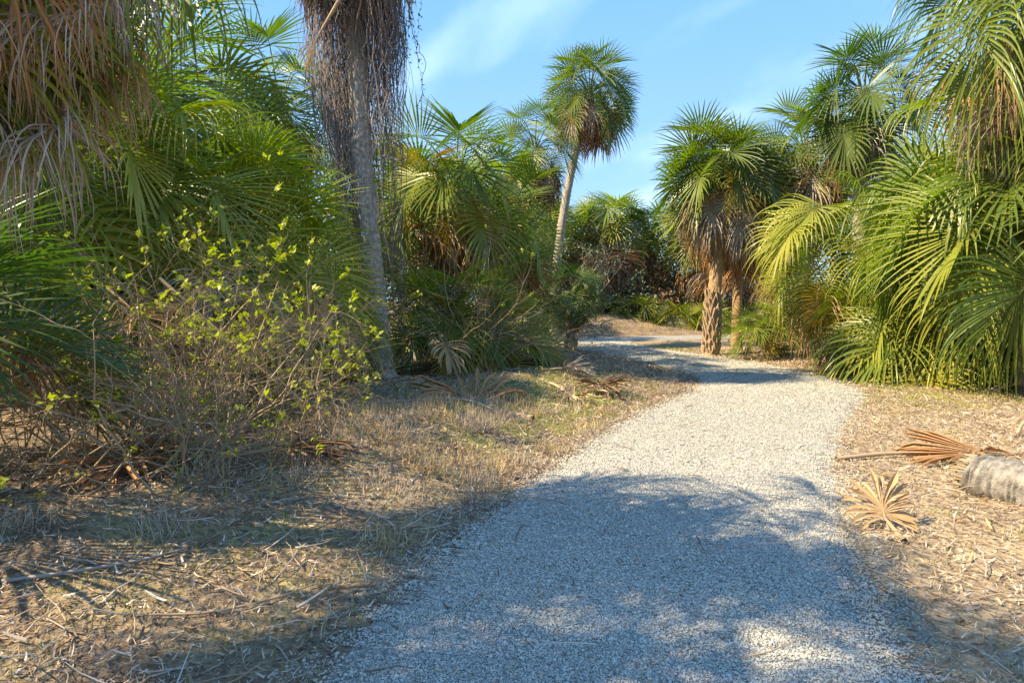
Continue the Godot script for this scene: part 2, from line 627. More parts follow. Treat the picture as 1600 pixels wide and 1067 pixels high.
func shrub(o: Dictionary) -> Node3D:
	var rr := RandomNumberGenerator.new()
	rr.seed = o.seed
	var t := thing(o.called, o.label, o.get("category", "shrub"), on_ground(o.x, o.z, -0.02), o.get("group", "twiggy shrubs under the palms"))
	var leaves := Shape.new()
	var n: int = o.stems
	var tips := []
	for k in n:
		var s := Shape.new()
		var az := rr.randf() * TAU
		var sp: float = o.get("spread", 0.6) * rr.randf_range(0.2, 1.3)
		var d := Vector3(sin(az) * sp + o.get("bias_x", 0.0), 1.0, cos(az) * sp + o.get("bias_z", 0.0)).normalized()
		var p0: Vector3 = Vector3(rr.randf_range(-1, 1), 0, rr.randf_range(-1, 1)) * o.get("foot", 0.2)
		grow(s, p0, d, o.h * rr.randf_range(0.6, 1.15), o.get("r", 0.01) * rr.randf_range(0.7, 1.3), o.get("depth", 2), rr, o, tips)
		part("stem", s.mesh(M[o.get("wood", "twig")]), t)
	var nl: int = o.get("leaves", 0)
	if nl and tips.size():
		for k in nl:
			# leaves sit in sprays
			var tp: Array = tips[rr.randi() % tips.size()] if k % 5 == 0 or leaves.v.is_empty() else o.get("_last", tips[0])
			o["_last"] = tp
			var d: Vector3 = ((tp[1] as Vector3) + Vector3(rr.randf_range(-1, 1), rr.randf_range(-0.6, 1), rr.randf_range(-1, 1)) * 1.1).normalized()
			var tone := rr.randf_range(0.7, 1.3)
			var L: float = o.get("leaf", 0.045) * rr.randf_range(0.6, 1.3)
			leaf_into(leaves, (tp[0] as Vector3) + Vector3(rr.randf_range(-1, 1), rr.randf_range(-1, 1), rr.randf_range(-1, 1)) * o.get("scatter", 0.028), d, Vector3(rr.randf_range(-0.5, 0.5), 1, rr.randf_range(-0.5, 0.5)), L, L * 0.62, Color(tone * rr.randf_range(0.9, 1.15), tone, tone))
		var f := part("foliage", leaves.mesh(M[o.get("leaf_mat", "leaf_lime")]), t)
		f.set_meta("kind", "stuff")
	return t

# ------------------------------------------------------------------ scattered stuff
func multi(called: String, label: String, category: String, m: Mesh, xf: Array, cols: Array, kind := "stuff") -> void:
	var mm := MultiMesh.new()
	mm.transform_format = MultiMesh.TRANSFORM_3D
	mm.use_colors = true
	mm.mesh = m
	mm.instance_count = xf.size()
	for k in xf.size():
		mm.set_instance_transform(k, xf[k])
		mm.set_instance_color(k, cols[k])
	var o := MultiMeshInstance3D.new()
	o.name = called
	o.multimesh = mm
	add_child(o)
	tag(o, label, category, "", kind)

func spun(p: Vector3, az: float, pitch: float, roll: float, s: Vector3) -> Transform3D:
	return Transform3D(Basis.from_euler(Vector3(pitch, az, roll)) * Basis.from_scale(s), p)

func stone_mesh(seed_: int) -> ArrayMesh:
	var s := Shape.new()
	rng.seed = seed_
	var sp := SphereMesh.new()
	sp.radius = 1.0
	sp.height = 2.0
	sp.radial_segments = 6
	sp.rings = 2
	var dirs := []
	for ring in 3:
		var ph := [-0.5, 0.15, 0.75][ring] as float
		for q in 5:
			var a := TAU * (q + ring * 0.5) / 5.0
			dirs.append(Vector3(cos(a) * cos(ph), sin(ph), sin(a) * cos(ph)) * rf(0.75, 1.2))
	var top := Vector3(rf(-0.2, 0.2), 1.0 * rf(0.8, 1.0), rf(-0.2, 0.2))
	var w := Color(1, 1, 1)
	# faceted: every face has its own corners
	for ring in 2:
		for q in 5:
			var a: Vector3 = dirs[ring * 5 + q]
			var b: Vector3 = dirs[ring * 5 + (q + 1) % 5]
			var c: Vector3 = dirs[(ring + 1) * 5 + q]
			var d: Vector3 = dirs[(ring + 1) * 5 + (q + 1) % 5]
			s.tri(s.add(a, w), s.add(c, w), s.add(b, w))
			s.tri(s.add(b, w), s.add(c, w), s.add(d, w))
	for q in 5:
		s.tri(s.add(dirs[10 + q], w), s.add(top, w), s.add(dirs[10 + (q + 1) % 5], w))
	return s.mesh(M.stone)

func strip_mesh(K: int, bend: float, fold: float, taper: float, m: Material) -> ArrayMesh:
	# a unit-long strip along +z, one unit wide, curling upward, ends tapered
	var s := Shape.new()
	var p := Vector3.ZERO
	var a := -bend * 0.3
	var w := Color(1, 1, 1)
	for k in K + 1:
		var u := float(k) / K
		var hw := 0.5 * pow(maxf(1.0 - u, 0.0), taper) + 0.03
		s.add(p + Vector3(-hw, fold * hw, 0), w)
		s.add(p, w)
		s.add(p + Vector3(hw, fold * hw, 0), w)
		a += bend / K
		p += Vector3(0, sin(a), cos(a)) / K
	for k in K:
		for j in 2:
			var q := k * 3 + j
			s.quad(q, q + 3, q + 4, q + 1)
	return s.mesh(m)

# ------------------------------------------------------------------ build
func _ready() -> void:
	# camera: eye height, gaze a little below level
	var cam := Camera3D.new()
	cam.name = "camera"
	cam.fov = 53.13
	cam.near = 0.05
	cam.far = 2000.0
	add_child(cam)
	cam.position = Vector3(0, 1.6, 0)
	cam.rotation_degrees = Vector3(-3.4, 0, 0)
	cam.current = true
	# sky
	var env := Environment.new()
	env.background_mode = Environment.BG_SKY
	var sky := Sky.new()
	var sm := ProceduralSkyMaterial.new()
	sm.sky_top_color = lin(0.042, 0.126, 0.29)
	sm.sky_horizon_color = lin(0.16, 0.252, 0.335)
	sm.sky_curve = 0.22
	sm.ground_bottom_color = lin(0.18, 0.16, 0.12)
	sm.ground_horizon_color = lin(0.35, 0.5, 0.65)
	sm.sun_angle_max = 25.0
	sm.sun_curve = 0.1
	sm.sky_cover = cirrus()
	sm.sky_cover_modulate = Color(1, 1, 1, 1)
	sky.sky_material = sm
	env.sky = sky
	env.background_energy_multiplier = 1.0
	env.tonemap_mode = Environment.TONE_MAPPER_LINEAR
	env.tonemap_exposure = 4.15
	env.sdfgi_enabled = true
	env.ssao_enabled = true
	env.ssil_enabled = true
	var we := WorldEnvironment.new()
	we.name = "world"
	we.environment = env
	add_child(we)
	# sun: over the grove side, a little behind the camera
	var sun := DirectionalLight3D.new()
	sun.name = "sun"
	sun.light_energy = 0.98
	sun.light_color = Color(1.0, 0.92, 0.77)
	sun.light_angular_distance = 0.5
	sun.shadow_enabled = true
	add_child(sun)
	var el := deg_to_rad(44.0)
	var az := deg_to_rad(-17.0)
	var from := Vector3(-cos(az) * cos(el), sin(el), -sin(az) * cos(el))
	sun.look_at_from_position(from * 50.0, Vector3.ZERO, Vector3.UP)

	noise.seed = 5
	noise.frequency = 0.12
	noise.fractal_octaves = 4
	fine.seed = 9
	fine.frequency = 0.5
	build_path_field()
	make_materials()
	make_ground()
	build_library()
	build_boots()
	make_palms()
	make_shrubs()
	make_vines()
	make_fallen()
	make_scatter()

func cirrus() -> ImageTexture:
	var w := 1024
	var h := 512
	var f := FastNoiseLite.new()
	f.seed = 21
	f.frequency = 1.0
	f.fractal_octaves = 5
	f.domain_warp_enabled = true
	f.domain_warp_amplitude = 0.25
	f.domain_warp_frequency = 0.9
	var im := Image.create(w, h, false, Image.FORMAT_RGBA8)
	for y in h:
		var lat := (0.5 - (y + 0.5) / h) * PI
		if lat < -0.02:
			continue
		for x in w:
			var lon := TAU * (x + 0.5) / w
			var d := Vector3(cos(lat) * cos(lon), sin(lat), cos(lat) * sin(lon))
			var q := Vector2(d.x, d.z) / (d.y + 0.16)
			var u := q.rotated(0.5)
			var v := f.get_noise_2d(u.x * 0.55, u.y * 2.0)
			var a := smoothstep(0.0, 0.8, v) * 0.07 + smoothstep(-0.1, 0.5, f.get_noise_2d(u.x * 0.3 + 7.0, u.y * 0.9)) * 0.055
			a *= smoothstep(0.0, 0.1, lat)
			im.set_pixel(x, y, Color(1, 1, 1, a))
	return ImageTexture.create_from_image(im)

func make_materials() -> void:
	var gb := Color(0.8, 0.95, 0.22)
	# living fronds, dark green through olive and yellow-green to yellow
	greens = [
		leaf_material(lin(0.14, 0.19, 0.045), 0.36, gb),
		leaf_material(lin(0.21, 0.255, 0.046), 0.36, gb),
		leaf_material(lin(0.33, 0.345, 0.05), 0.38, gb),
		leaf_material(lin(0.095, 0.15, 0.052), 0.36, gb),
		leaf_material(lin(0.42, 0.39, 0.055), 0.40, gb),
		leaf_material(lin(0.21, 0.23, 0.07), 0.40, gb),
		leaf_material(lin(0.360, 0.280, 0.050), 0.45, Color(0.9, 0.8, 0.2)),
	]
	deads = [
		leaf_material(lin(0.46, 0.31, 0.17), 0.75, Color(0.45, 0.33, 0.18)),
		leaf_material(lin(0.38, 0.215, 0.10), 0.75, Color(0.45, 0.28, 0.12)),
		leaf_material(lin(0.45, 0.39, 0.33), 0.7, Color(0.3, 0.26, 0.2)),
		leaf_material(lin(0.21, 0.13, 0.08), 0.75, Color(0.2, 0.12, 0.06)),
		leaf_material(lin(0.54, 0.41, 0.24), 0.7, Color(0.4, 0.32, 0.18)),
	]
	M.stalk = leaf_material(lin(0.13, 0.16, 0.045), 0.4, Color(0, 0, 0))
	M.dead_stalk = plain_material(lin(0.36, 0.28, 0.19), 0.7)
	M.stone = plain_material(Color(1, 1, 1), 0.85)
	M.litter = leaf_material(Color(1, 1, 1), 0.8, Color(0.25, 0.2, 0.12))
	M.grass = leaf_material(Color(1, 1, 1), 0.5, Color(0.6, 0.7, 0.2))
	M.twig = plain_material(lin(0.36, 0.27, 0.17), 0.8)
	M.twig_grey = plain_material(lin(0.30, 0.26, 0.22), 0.8)
	M.twig_green = plain_material(lin(0.26, 0.24, 0.09), 0.7)
	M.vine = plain_material(lin(0.23, 0.19, 0.175), 0.85)
	M.leaf_lime = leaf_material(lin(0.42, 0.43, 0.045), 0.45, Color(0.9, 1.0, 0.2))
	M.leaf_dark = leaf_material(lin(0.11, 0.16, 0.045), 0.45, Color(0.6, 0.8, 0.25))
	M.leaf_grey = leaf_material(lin(0.16, 0.20, 0.13), 0.5, Color(0.4, 0.5, 0.25))
	M.leaf_olive = leaf_material(lin(0.27, 0.26, 0.07), 0.5, Color(0.6, 0.6, 0.2))
	M.leaf_brown = leaf_material(lin(0.32, 0.21, 0.12), 0.7, Color(0.3, 0.2, 0.1))
	# bark: grain and lichen through noise
	var bn := noise_image(FastNoiseLite.TYPE_SIMPLEX_SMOOTH, 0.03, 5, 512, 4)
	for spec in [["bark", [[0.0, Color(0.12, 0.10, 0.085)], [0.4, Color(0.26, 0.22, 0.18)], [0.62, Color(0.36, 0.31, 0.25)], [0.75, Color(0.42, 0.43, 0.36)], [1.0, Color(0.55, 0.55, 0.48)]]], ["bark_warm", [[0.0, Color(0.14, 0.075, 0.035)], [0.45, Color(0.33, 0.20, 0.10)], [0.7, Color(0.42, 0.29, 0.16)], [1.0, Color(0.55, 0.44, 0.3)]]], ["log", [[0.0, Color(0.16, 0.14, 0.12)], [0.42, Color(0.25, 0.225, 0.195)], [0.6, Color(0.33, 0.30, 0.26)], [1.0, Color(0.42, 0.39, 0.34)]]]]:
		var m := plain_material(Color(1, 1, 1), 0.85)
		m.albedo_texture = tinted(bn, 512, spec[1])
		m.uv1_triplanar = true
		m.uv1_scale = Vector3(1.1, 0.6, 1.1) if spec[0] != "log" else Vector3(3.0, 3.0, 3.0)
		m.heightmap_enabled = true
		m.heightmap_texture = grey(bn, 512)
		m.heightmap_scale = 0.5
		M[spec[0]] = m
	M.boot = plain_material(lin(0.36, 0.26, 0.16), 0.85)
	# gravel: crushed shell and limestone, one tone to a stone, dark joints
	var size := 1024
	var cells := noise_image(FastNoiseLite.TYPE_CELLULAR, 0.075, 1, size, 31, FastNoiseLite.RETURN_CELL_VALUE)
	var gaps := noise_image(FastNoiseLite.TYPE_CELLULAR, 0.075, 1, size, 31, FastNoiseLite.RETURN_DISTANCE2_SUB)
	var dirt := PackedFloat32Array()
	for k in 256:
		dirt.append(lerpf(0.62, 1.0, smoothstep(6.0, 60.0, float(k))))
	var g := plain_material(Color(1, 1, 1), 0.9)
	g.albedo_texture = tinted(cells, size, [[0.0, Color(0.22, 0.205, 0.18)], [0.3, Color(0.40, 0.38, 0.335)], [0.7, Color(0.50, 0.475, 0.42)], [1.0, Color(0.60, 0.58, 0.52)]], gaps, dirt)
	g.heightmap_enabled = true
	g.heightmap_texture = grey(gaps, size)
	g.heightmap_scale = 0.8
	M.gravel = g
	# soil under the litter
	var sn := noise_image(FastNoiseLite.TYPE_SIMPLEX_SMOOTH, 0.02, 6, 1024, 8)
	var so := plain_material(Color(1, 1, 1), 0.95)
	so.albedo_texture = tinted(sn, 1024, [[0.0, Color(0.35, 0.33, 0.3)], [0.35, Color(0.75, 0.72, 0.68)], [0.6, Color(1.0, 0.97, 0.92)], [1.0, Color(1.3, 1.25, 1.15)]])
	so.heightmap_enabled = true
	so.heightmap_texture = grey(sn, 1024)
	so.heightmap_scale = 3.0
	M.soil = so

# 0 dark mulch, 1 tan litter, 2 green turf: what covers the ground at a place
func cover(x: float, z: float) -> Vector3:
	var s := grid_value(side_grid, x, z)
	var e := edge(x, z)
	var n := noise.get_noise_2d(x * 6.0 + 40.0, z * 6.0)
	var n2 := noise.get_noise_2d(x * 14.0 - 20.0, z * 14.0 + 9.0)
	var tan_ := clampf(0.5 + s * 0.5 + n * 0.9, 0, 1)
	var green := 0.0
	# the mossy shoulder between the bank and the bend
	var c := Vector2((x - 0.7) / 1.9, (z + 9.6) / 3.4)
	green += 1.5 * exp(-c.length_squared()) * smoothstep(-0.1, 0.7, e)
	var c2 := Vector2((x - 7.3) / 2.2, (z + 11.2) / 1.6)
	green += 0.75 * exp(-c2.length_squared())
	var c3 := Vector2((x - 4.6) / 1.6, (z + 22.0) / 2.2)
	green += 0.7 * exp(-c3.length_squared())
	var c4 := Vector2((x + 1.6) / 0.9, (z + 3.9) / 1.3)
	green += 0.4 * exp(-c4.length_squared())
	green += 0.25 * smoothstep(0.25, 0.5, n2) * smoothstep(4.0, 0.0, e)
	green *= clampf(0.7 + n2 * 1.6, 0, 1.3)
	return Vector3(tan_, clampf(green, 0, 1), n2)

func trail_top(x: float, z: float) -> float:
	var u := clampf(1.0 + edge(x, z) / half_width(z), 0, 1)
	return 0.018 * (1.0 - u * u) + 0.012 * noise.get_noise_2d(x * 5.0, z * 5.0) + 0.004

func make_ground() -> void:
	# one sheet to the horizon, fine near the trail
	var s := Shape.new()
	var xs := []
	var zs := []
	var a := -14.0
	while a <= 16.0:
		xs.append(a)
		a += 0.14 if absf(a - 1.5) < 6.0 else 0.3
	a = 3.0
	while a >= -44.0:
		zs.append(a)
		a -= 0.12 if a > -14.0 else 0.3
	for k in range(1, 14):
		xs.append(16.0 + pow(k, 2.4) * 1.1)
		xs.push_front(-14.0 - pow(k, 2.4) * 1.1)
		zs.append(-44.0 - pow(k, 2.4) * 1.1)
		zs.push_front(3.0 + pow(k, 2.4) * 1.1)
	var mulch := Color(0.25, 0.185, 0.13)
	var tan_ := Color(0.39, 0.305, 0.205)
	var turf := Color(0.26, 0.26, 0.07)
	for z in zs:
		for x in xs:
			var cv := cover(x, z)
			var col := mulch.lerp(tan_, cv.x).lerp(turf, cv.y * 0.7)
			col = col * (1.0 + cv.z * 0.3)
			s.add(Vector3(x, ground_height(x, z), z), col)
			s.uv.append(Vector2(x, z) / 1.7)
	var w := xs.size()
	for j in zs.size() - 1:
		for i in w - 1:
			var q := j * w + i
			s.quad(q, q + w, q + w + 1, q + 1)
	var o := part("ground", s.mesh(M.soil), self)
	tag(o, "brown leaf-strewn soil on both sides of the gravel trail", "ground", "", "structure")
	# the trail
	var t := Shape.new()
	var across := 14
	var samples: Array[Vector2] = []
	for k in centre.size() - 1:
		for j in 3:
			samples.append(centre[k].lerp(centre[k + 1], j / 3.0))
	for k in samples.size():
		var d := (samples[mini(k + 1, samples.size() - 1)] - samples[maxi(k - 1, 0)]).normalized()
		var nrm := Vector2(-d.y, d.x)
		var hw := half_width(samples[k].y)
		for j in across + 1:
			var u := float(j) / across * 2.0 - 1.0
			var jag := 0.10 * fine.get_noise_2d(samples[k].x * 3.0 + u * 20.0, samples[k].y * 3.0) + 0.05 * fine.get_noise_2d(samples[k].x * 11.0 + u * 30.0, samples[k].y * 11.0)
			var p := samples[k] + nrm * u * (hw + (jag if absf(u) > 0.9 else 0.0))
			var y := 0.018 * (1.0 - u * u) + 0.012 * noise.get_noise_2d(p.x * 5.0, p.y * 5.0) + 0.004
			if j == 0 or j == across:
				y = ground_height(p.x, p.y) - 0.012
			var tone := 1.0 + 0.12 * noise.get_noise_2d(p.x * 8.0, p.y * 8.0)
			t.add(Vector3(p.x, y, p.y), Color(tone, tone, tone * 0.99))
			t.uv.append(p / 0.95)
	for k in samples.size() - 1:
		for j in across:
			var q := k * (across + 1) + j
			t.quad(q, q + 1, q + across + 2, q + across + 1)
	var po := part("path", t.mesh(M.gravel), self)
	tag(po, "pale crushed-shell gravel trail winding away between the palms", "path", "", "structure")

func make_palms() -> void:
	var g := "cabbage palms in the grove beside the trail"
	# the vine-hung palm
	palm({"label": "tall grey-trunked palm draped in a curtain of dead vines", "x": -2.3, "z": -12.0, "h": 8.4, "lean_x": -0.55, "lean_z": 0.1, "ctrl": [Vector3.ZERO, Vector3(-0.12, 1.6, 0), Vector3(-0.30, 3.6, 0), Vector3(-0.36, 5.4, 0), Vector3(-0.48, 8.4, 0.1)], "r": 0.185, "n": 22, "size": 0.85, "dead": 40, "dead_size": 1.2, "dpal": [0, 1, 3, 3], "lod": 1, "seed": 101, "group": g})
	# the tall leaning palm by the far bend
	palm({"label": "tallest palm leaning over the far bend against open sky", "x": 1.55, "z": -26.0, "h": 9.2, "lean_x": 1.35, "ctrl": [Vector3.ZERO, Vector3(0.15, 3.0, 0), Vector3(0.62, 6.2, 0), Vector3(1.35, 9.3, 0)], "r": 0.155, "n": 36, "size": 1.04, "dead": 30, "dead_size": 0.95, "jitter": 16.0, "dpal": [1, 1, 2, 0], "dead_drop": 0.3, "pal": [0, 1, 1, 5], "lod": 1, "lo": -22.0, "skirt": 0.7, "seed": 102, "group": g})
	# the booted palm on the inner side of the bend and its neighbour
	palm({"label": "palm with a booted trunk and thick brown skirt inside the bend", "x": 5.85, "z": -20.0, "h": 5.0, "lean_x": 0.25, "lean_z": 0.0, "r": 0.18, "n": 50, "size": 1.02, "dead": 54, "dead_size": 0.92, "dead_drop": 0.6, "dpal": [0, 2, 1, 4, 2, 0], "pal": [0, 1, 5, 1], "lod": 1, "bark": "bark_warm", "skirt": 0.75, "boots": 74, "boot_hi": 0.40, "seed": 103, "lo": -6.0})
	palm({"label": "skirted palm standing just behind the booted one", "x": 7.35, "z": -22.3, "h": 4.9, "r": 0.15, "n": 42, "size": 1.05, "dead": 46, "dead_size": 1.0, "dead_drop": 0.9, "dpal": [0, 1, 1, 2], "pal": [0, 3, 1], "lod": 1, "skirt": 0.7, "bark": "bark_warm", "seed": 104, "lo": -6.0})
	palm({"called": "young_palm", "label": "bushy young green palm at the foot of the booted palm", "x": 7.0, "z": -18.8, "h": 0.5, "n": 28, "size": 0.62, "hi": 88.0, "lo": 22.0, "pal": [1, 1, 2, 0], "lod": 1, "seed": 105, "group": "young palms beside the trail"})
	palm({"label": "short dark palm on a stubby trunk just before the far bend", "x": 1.75, "z": -20.2, "h": 1.65, "r": 0.13, "n": 26, "size": 0.55, "hi": 85.0, "lo": -30.0, "dead": 10, "dead_size": 0.8, "pal": [0, 3, 3], "lod": 1, "seed": 106, "boots": 14, "boot_hi": 0.8, "group": g})
	# grove to the side of the vine palm
	palm({"label": "broad green palm filling the grove beside the vine-hung trunk", "x": -1.2, "z": -14.9, "h": 3.75, "n": 23, "size": 1.0, "dead": 16, "pal": [0, 1, 1, 2], "lod": 1, "seed": 107, "lo": -30.0, "group": g})
	palm({"label": "rounded palm at the outer edge of the grove with yellowing tips", "x": -0.2, "z": -17.6, "h": 3.2, "n": 21, "size": 0.98, "dead": 16, "pal": [0, 1, 2, 5], "lod": 1, "seed": 108, "lo": -40.0, "group": g})
	palm({"label": "palm with a ragged brown skirt rising above the grove edge", "x": 0.75, "z": -22.5, "h": 6.3, "n": 24, "size": 0.82, "dead": 34, "dead_size": 1.0, "dpal": [1, 3, 0, 2], "skirt": 0.5, "pal": [0, 1, 5], "lod": 1, "seed": 109, "group": g})
	palm({"called": "young_palm", "label": "low spreading palm right against the vine-hung trunk", "x": -1.1, "z": -13.5, "h": 0.7, "n": 24, "size": 0.85, "hi": 82.0, "lo": 12.0, "pal": [1, 2, 2, 0], "lod": 1, "seed": 110, "yellowing": 0.4, "group": "young palms beside the trail"})
	palm({"called": "young_palm", "label": "low yellow-tinged palm behind the dry thicket", "x": -0.35, "z": -14.0, "h": 0.4, "n": 22, "size": 0.8, "hi": 80.0, "lo": 8.0, "pal": [2, 4, 6, 1], "lod": 1, "seed": 111, "dead": 8, "group": "young palms beside the trail"})
	palm({"label": "yellow-fronded palm behind the vine-hung trunk", "x": -2.0, "z": -15.2, "h": 2.9, "n": 18, "size": 0.9, "pal": [2, 4, 6, 1], "dead": 8, "lod": 1, "seed": 112, "group": g})
	palm({"label": "upright blue-green palm standing high behind the grove", "x": -5.35, "z": -16.0, "h": 5.7, "n": 24, "size": 0.95, "dead": 14, "pal": [1, 0, 2], "lod": 1, "seed": 113, "group": g})
	palm({"label": "weeping palm with arching fronds above the twiggy shrubs", "x": -4.6, "z": -9.0, "h": 2.5, "n": 32, "size": 1.05, "mix": 0.4, "dead": 22, "pal": [1, 2, 2, 4], "lod": 0, "seed": 114, "lo": -25.0, "group": g})
	palm({"called": "young_palm", "label": "bright low palm between the shrubs and vine-hung trunk", "x": -4.0, "z": -11.0, "h": 0.5, "n": 24, "size": 0.95, "kind": "green", "mix": 0.5, "hi": 82.0, "lo": 10.0, "dead": 12, "pal": [2, 4, 1], "lod": 1, "seed": 115, "group": "young palms beside the trail"})
	palm({"label": "bushy palm crowded behind the weeping palm", "x": -5.9, "z": -11.6, "h": 4.6, "n": 30, "size": 1.1, "dead": 12, "pal": [1, 2, 0], "lod": 1, "seed": 116, "group": g})
	# the palm whose fronds hang over the near verge
	palm({"label": "overhanging palm dropping green and withered fronds above the shrubs", "x": -4.2, "z": -3.7, "h": 3.95, "lean_x": 1.3, "r": 0.15, "n": 34, "size": 0.72, "skirt": 0.5, "dead_drop": 0.9, "kind": "weeping", "hi": 50.0, "lo": -52.0, "pow": 0.7, "dead": 34, "dead_size": 1.0, "dpal": [0, 0, 4, 2, 1], "pal": [1, 2, 1, 5], "lod": 0, "seed": 117, "group": g})
	palm({"label": "tall palm past the dark fans shading the near gravel", "x": -7.3, "z": -0.5, "h": 7.6, "n": 34, "size": 0.82, "dead": 8, "pal": [0, 1], "lod": 2, "seed": 121, "group": g})
	palm({"label": "palm with low fronds closing the gap behind the vine curtain", "x": -4.3, "z": -14.2, "h": 1.6, "n": 26, "size": 1.0, "dead": 10, "pal": [1, 2, 0], "lod": 1, "seed": 131, "group": g})
	palm({"label": "bright stiff-fanned palm right behind the lime-leaved shrub", "x": -3.7, "z": -9.9, "h": 1.7, "n": 28, "size": 0.95, "dead": 10, "pal": [2, 4, 2, 1], "lod": 1, "seed": 132, "group": g})
	palm({"label": "sunlit palm with stiff fans behind the overhanging fronds", "x": -5.3, "z": -7.9, "h": 2.9, "n": 30, "size": 1.0, "dead": 14, "dpal": [0, 4, 2], "pal": [2, 1, 4], "lod": 1, "seed": 133, "group": g})
	palm({"called": "young_palm", "label": "dark fan-leaved young palm at the shaded verge", "x": -4.25, "z": -4.5, "h": 0.85, "n": 16, "size": 0.85, "hi": 85.0, "lo": 18.0, "pal": [3, 0, 0], "lod": 0, "seed": 118, "turn": 0.6, "group": "young palms beside the trail"})
	# the far verge of the clearing
	palm({"called": "young_palm", "label": "large weeping palm with bright hanging fan tips beside the clearing", "x": 8.7, "z": -11.4, "h": 2.5, "n": 40, "size": 1.35, "mix": 0.6, "hi": 78.0, "lo": -4.0, "pal": [1, 2, 0, 1, 2], "lod": 0, "seed": 122, "yellowing": 0.4, "group": "young palms beside the trail"})
	palm({"called": "young_palm", "label": "stemless palm with splayed green stalks at the clearing's back edge", "x": 8.6, "z": -13.8, "h": 0.2, "n": 30, "size": 1.15, "kind": "weeping", "hi": 80.0, "lo": 14.0, "pal": [1, 2, 4], "lod": 1, "seed": 123, "group": "young palms beside the trail"})
	palm({"label": "palm with withered brown fronds drooping over the clearing", "x": 8.2, "z": -10.0, "h": 5.9, "n": 28, "size": 1.2, "kind": "weeping", "hi": 70.0, "lo": -40.0, "skirt": 0.6, "dead": 44, "dead_size": 1.05, "dpal": [0, 2, 4, 2, 1], "pal": [1, 2, 0, 1], "lod": 0, "seed": 124, "group": "cabbage palms beside the trail"})
	palm({"label": "weeping palm filling the gap between the drooping palm and fan tips", "x": 9.6, "z": -13.0, "h": 3.3, "n": 32, "size": 1.3, "kind": "weeping", "dead": 14, "pal": [2, 4, 1], "lod": 1, "seed": 129})
	palm({"label": "spiky dark palm rising above its shaggy neighbours", "x": 8.9, "z": -17.6, "h": 6.4, "n": 36, "size": 0.9, "dead": 26, "pal": [0, 1, 3], "lod": 1, "seed": 125})
	palm({"label": "shaggy palm with grey and tan skirt beyond the weeping palm", "x": 8.6, "z": -20.2, "h": 5.6, "n": 32, "size": 0.9, "dead": 40, "dead_size": 1.1, "dpal": [0, 2, 4, 1], "skirt": 0.6, "pal": [2, 1, 5], "lod": 1, "seed": 126})
	palm({"label": "palm half hidden behind the weeping fan tips", "x": 7.4, "z": -15.6, "h": 2.6, "n": 30, "size": 0.95, "kind": "weeping", "dead": 18, "pal": [1, 2, 4], "lod": 1, "seed": 127})
	palm({"label": "low-crowned palm deep behind the splayed stalks", "x": 10.8, "z": -12.4, "h": 1.6, "n": 28, "size": 1.1, "kind": "weeping", "dead": 14, "pal": [1, 2, 0], "lod": 1, "seed": 128})
	# beyond the far bend
	var far := "far palms closing the view beyond the bend"
	var fars := [
		[5.3, -37.0, 5.2, 1.30, "broad palm with a shaggy skirt behind the grassy berm"],
		[3.4, -38.6, 5.0, 1.30, "far palm with a lime-green crown beside the leaning trunk"],
		[7.6, -38.0, 4.8, 1.30, "far palm half screened by the booted palm's skirt"],
		[10.2, -36.0, 4.8, 1.30, "far palm behind the skirted pair"],
		[1.0, -35.0, 5.1, 1.30, "far palm behind the short dark palm"],
		[13.2, -33.5, 5.1, 1.30, "far palm beyond the young green palm"],
		[-2.4, -30.0, 4.8, 1.0, "far palm at the back of the grove"],
	]
	for k in fars.size():
		var f: Array = fars[k]
		palm({"label": f[4], "x": f[0], "z": f[1], "h": f[2], "n": 34, "size": f[3], "lo": -15.0, "skirt": 0.5, "dead": 34, "dead_drop": 1.2, "dead_size": 1.15, "dpal": [1, 3, 1, 0, 2], "pal": [1, 2, 2, 5], "lod": 2, "seed": 140 + k, "group": far})
	var sprouts := [[6.4, -35.3, 0.75, "small bright palm sprouting on the berm"], [8.3, -34.6, 0.7, "low palm tuft beside the far bend"], [3.0, -36.0, 0.9, "low palm tuft under the lime-green far crown"], [10.0, -34.0, 0.8, "low palm tuft behind the skirted pair"], [4.9, -36.2, 0.8, "olive palm tuft at the back of the berm"]]
	for k in sprouts.size():
		var f: Array = sprouts[k]
		palm({"called": "young_palm", "label": f[3], "x": f[0], "z": f[1], "h": 0.3, "n": 18, "size": f[2], "hi": 85.0, "lo": 10.0, "pal": [2, 4, 1, 5], "lod": 2, "seed": 180 + k, "group": "young palms beyond the bend"})
	var fills := [[-7.6, -19.6, 4.4], [-8.4, -15.0, 3.6], [-9.0, -12.5, 2.4], [-7.6, -9.6, 1.8], [-5.4, -18.6, 2.2], [-3.9, -19.6, 4.2], [-1.9, -21.0, 4.2], [-0.9, -27.0, 4.6], [11.6, -19.0, 4.2], [13.6, -25.5, 4.6], [10.6, -27.0, 4.4], [14.6, -16.0, 3.8]]
	for k in fills.size():
		var f: Array = fills[k]
		palm({"label": "palm crowded in the depth of the grove" if k < 8 else "palm crowded behind the shaggy palms across the clearing", "x": f[0], "z": f[1], "h": f[2], "n": 30, "size": 1.05, "dead": 18, "pal": [0, 1, 2], "lod": 2, "seed": 160 + k, "group": "palms packed in the grove" if k < 8 else "palms packed across the clearing"})

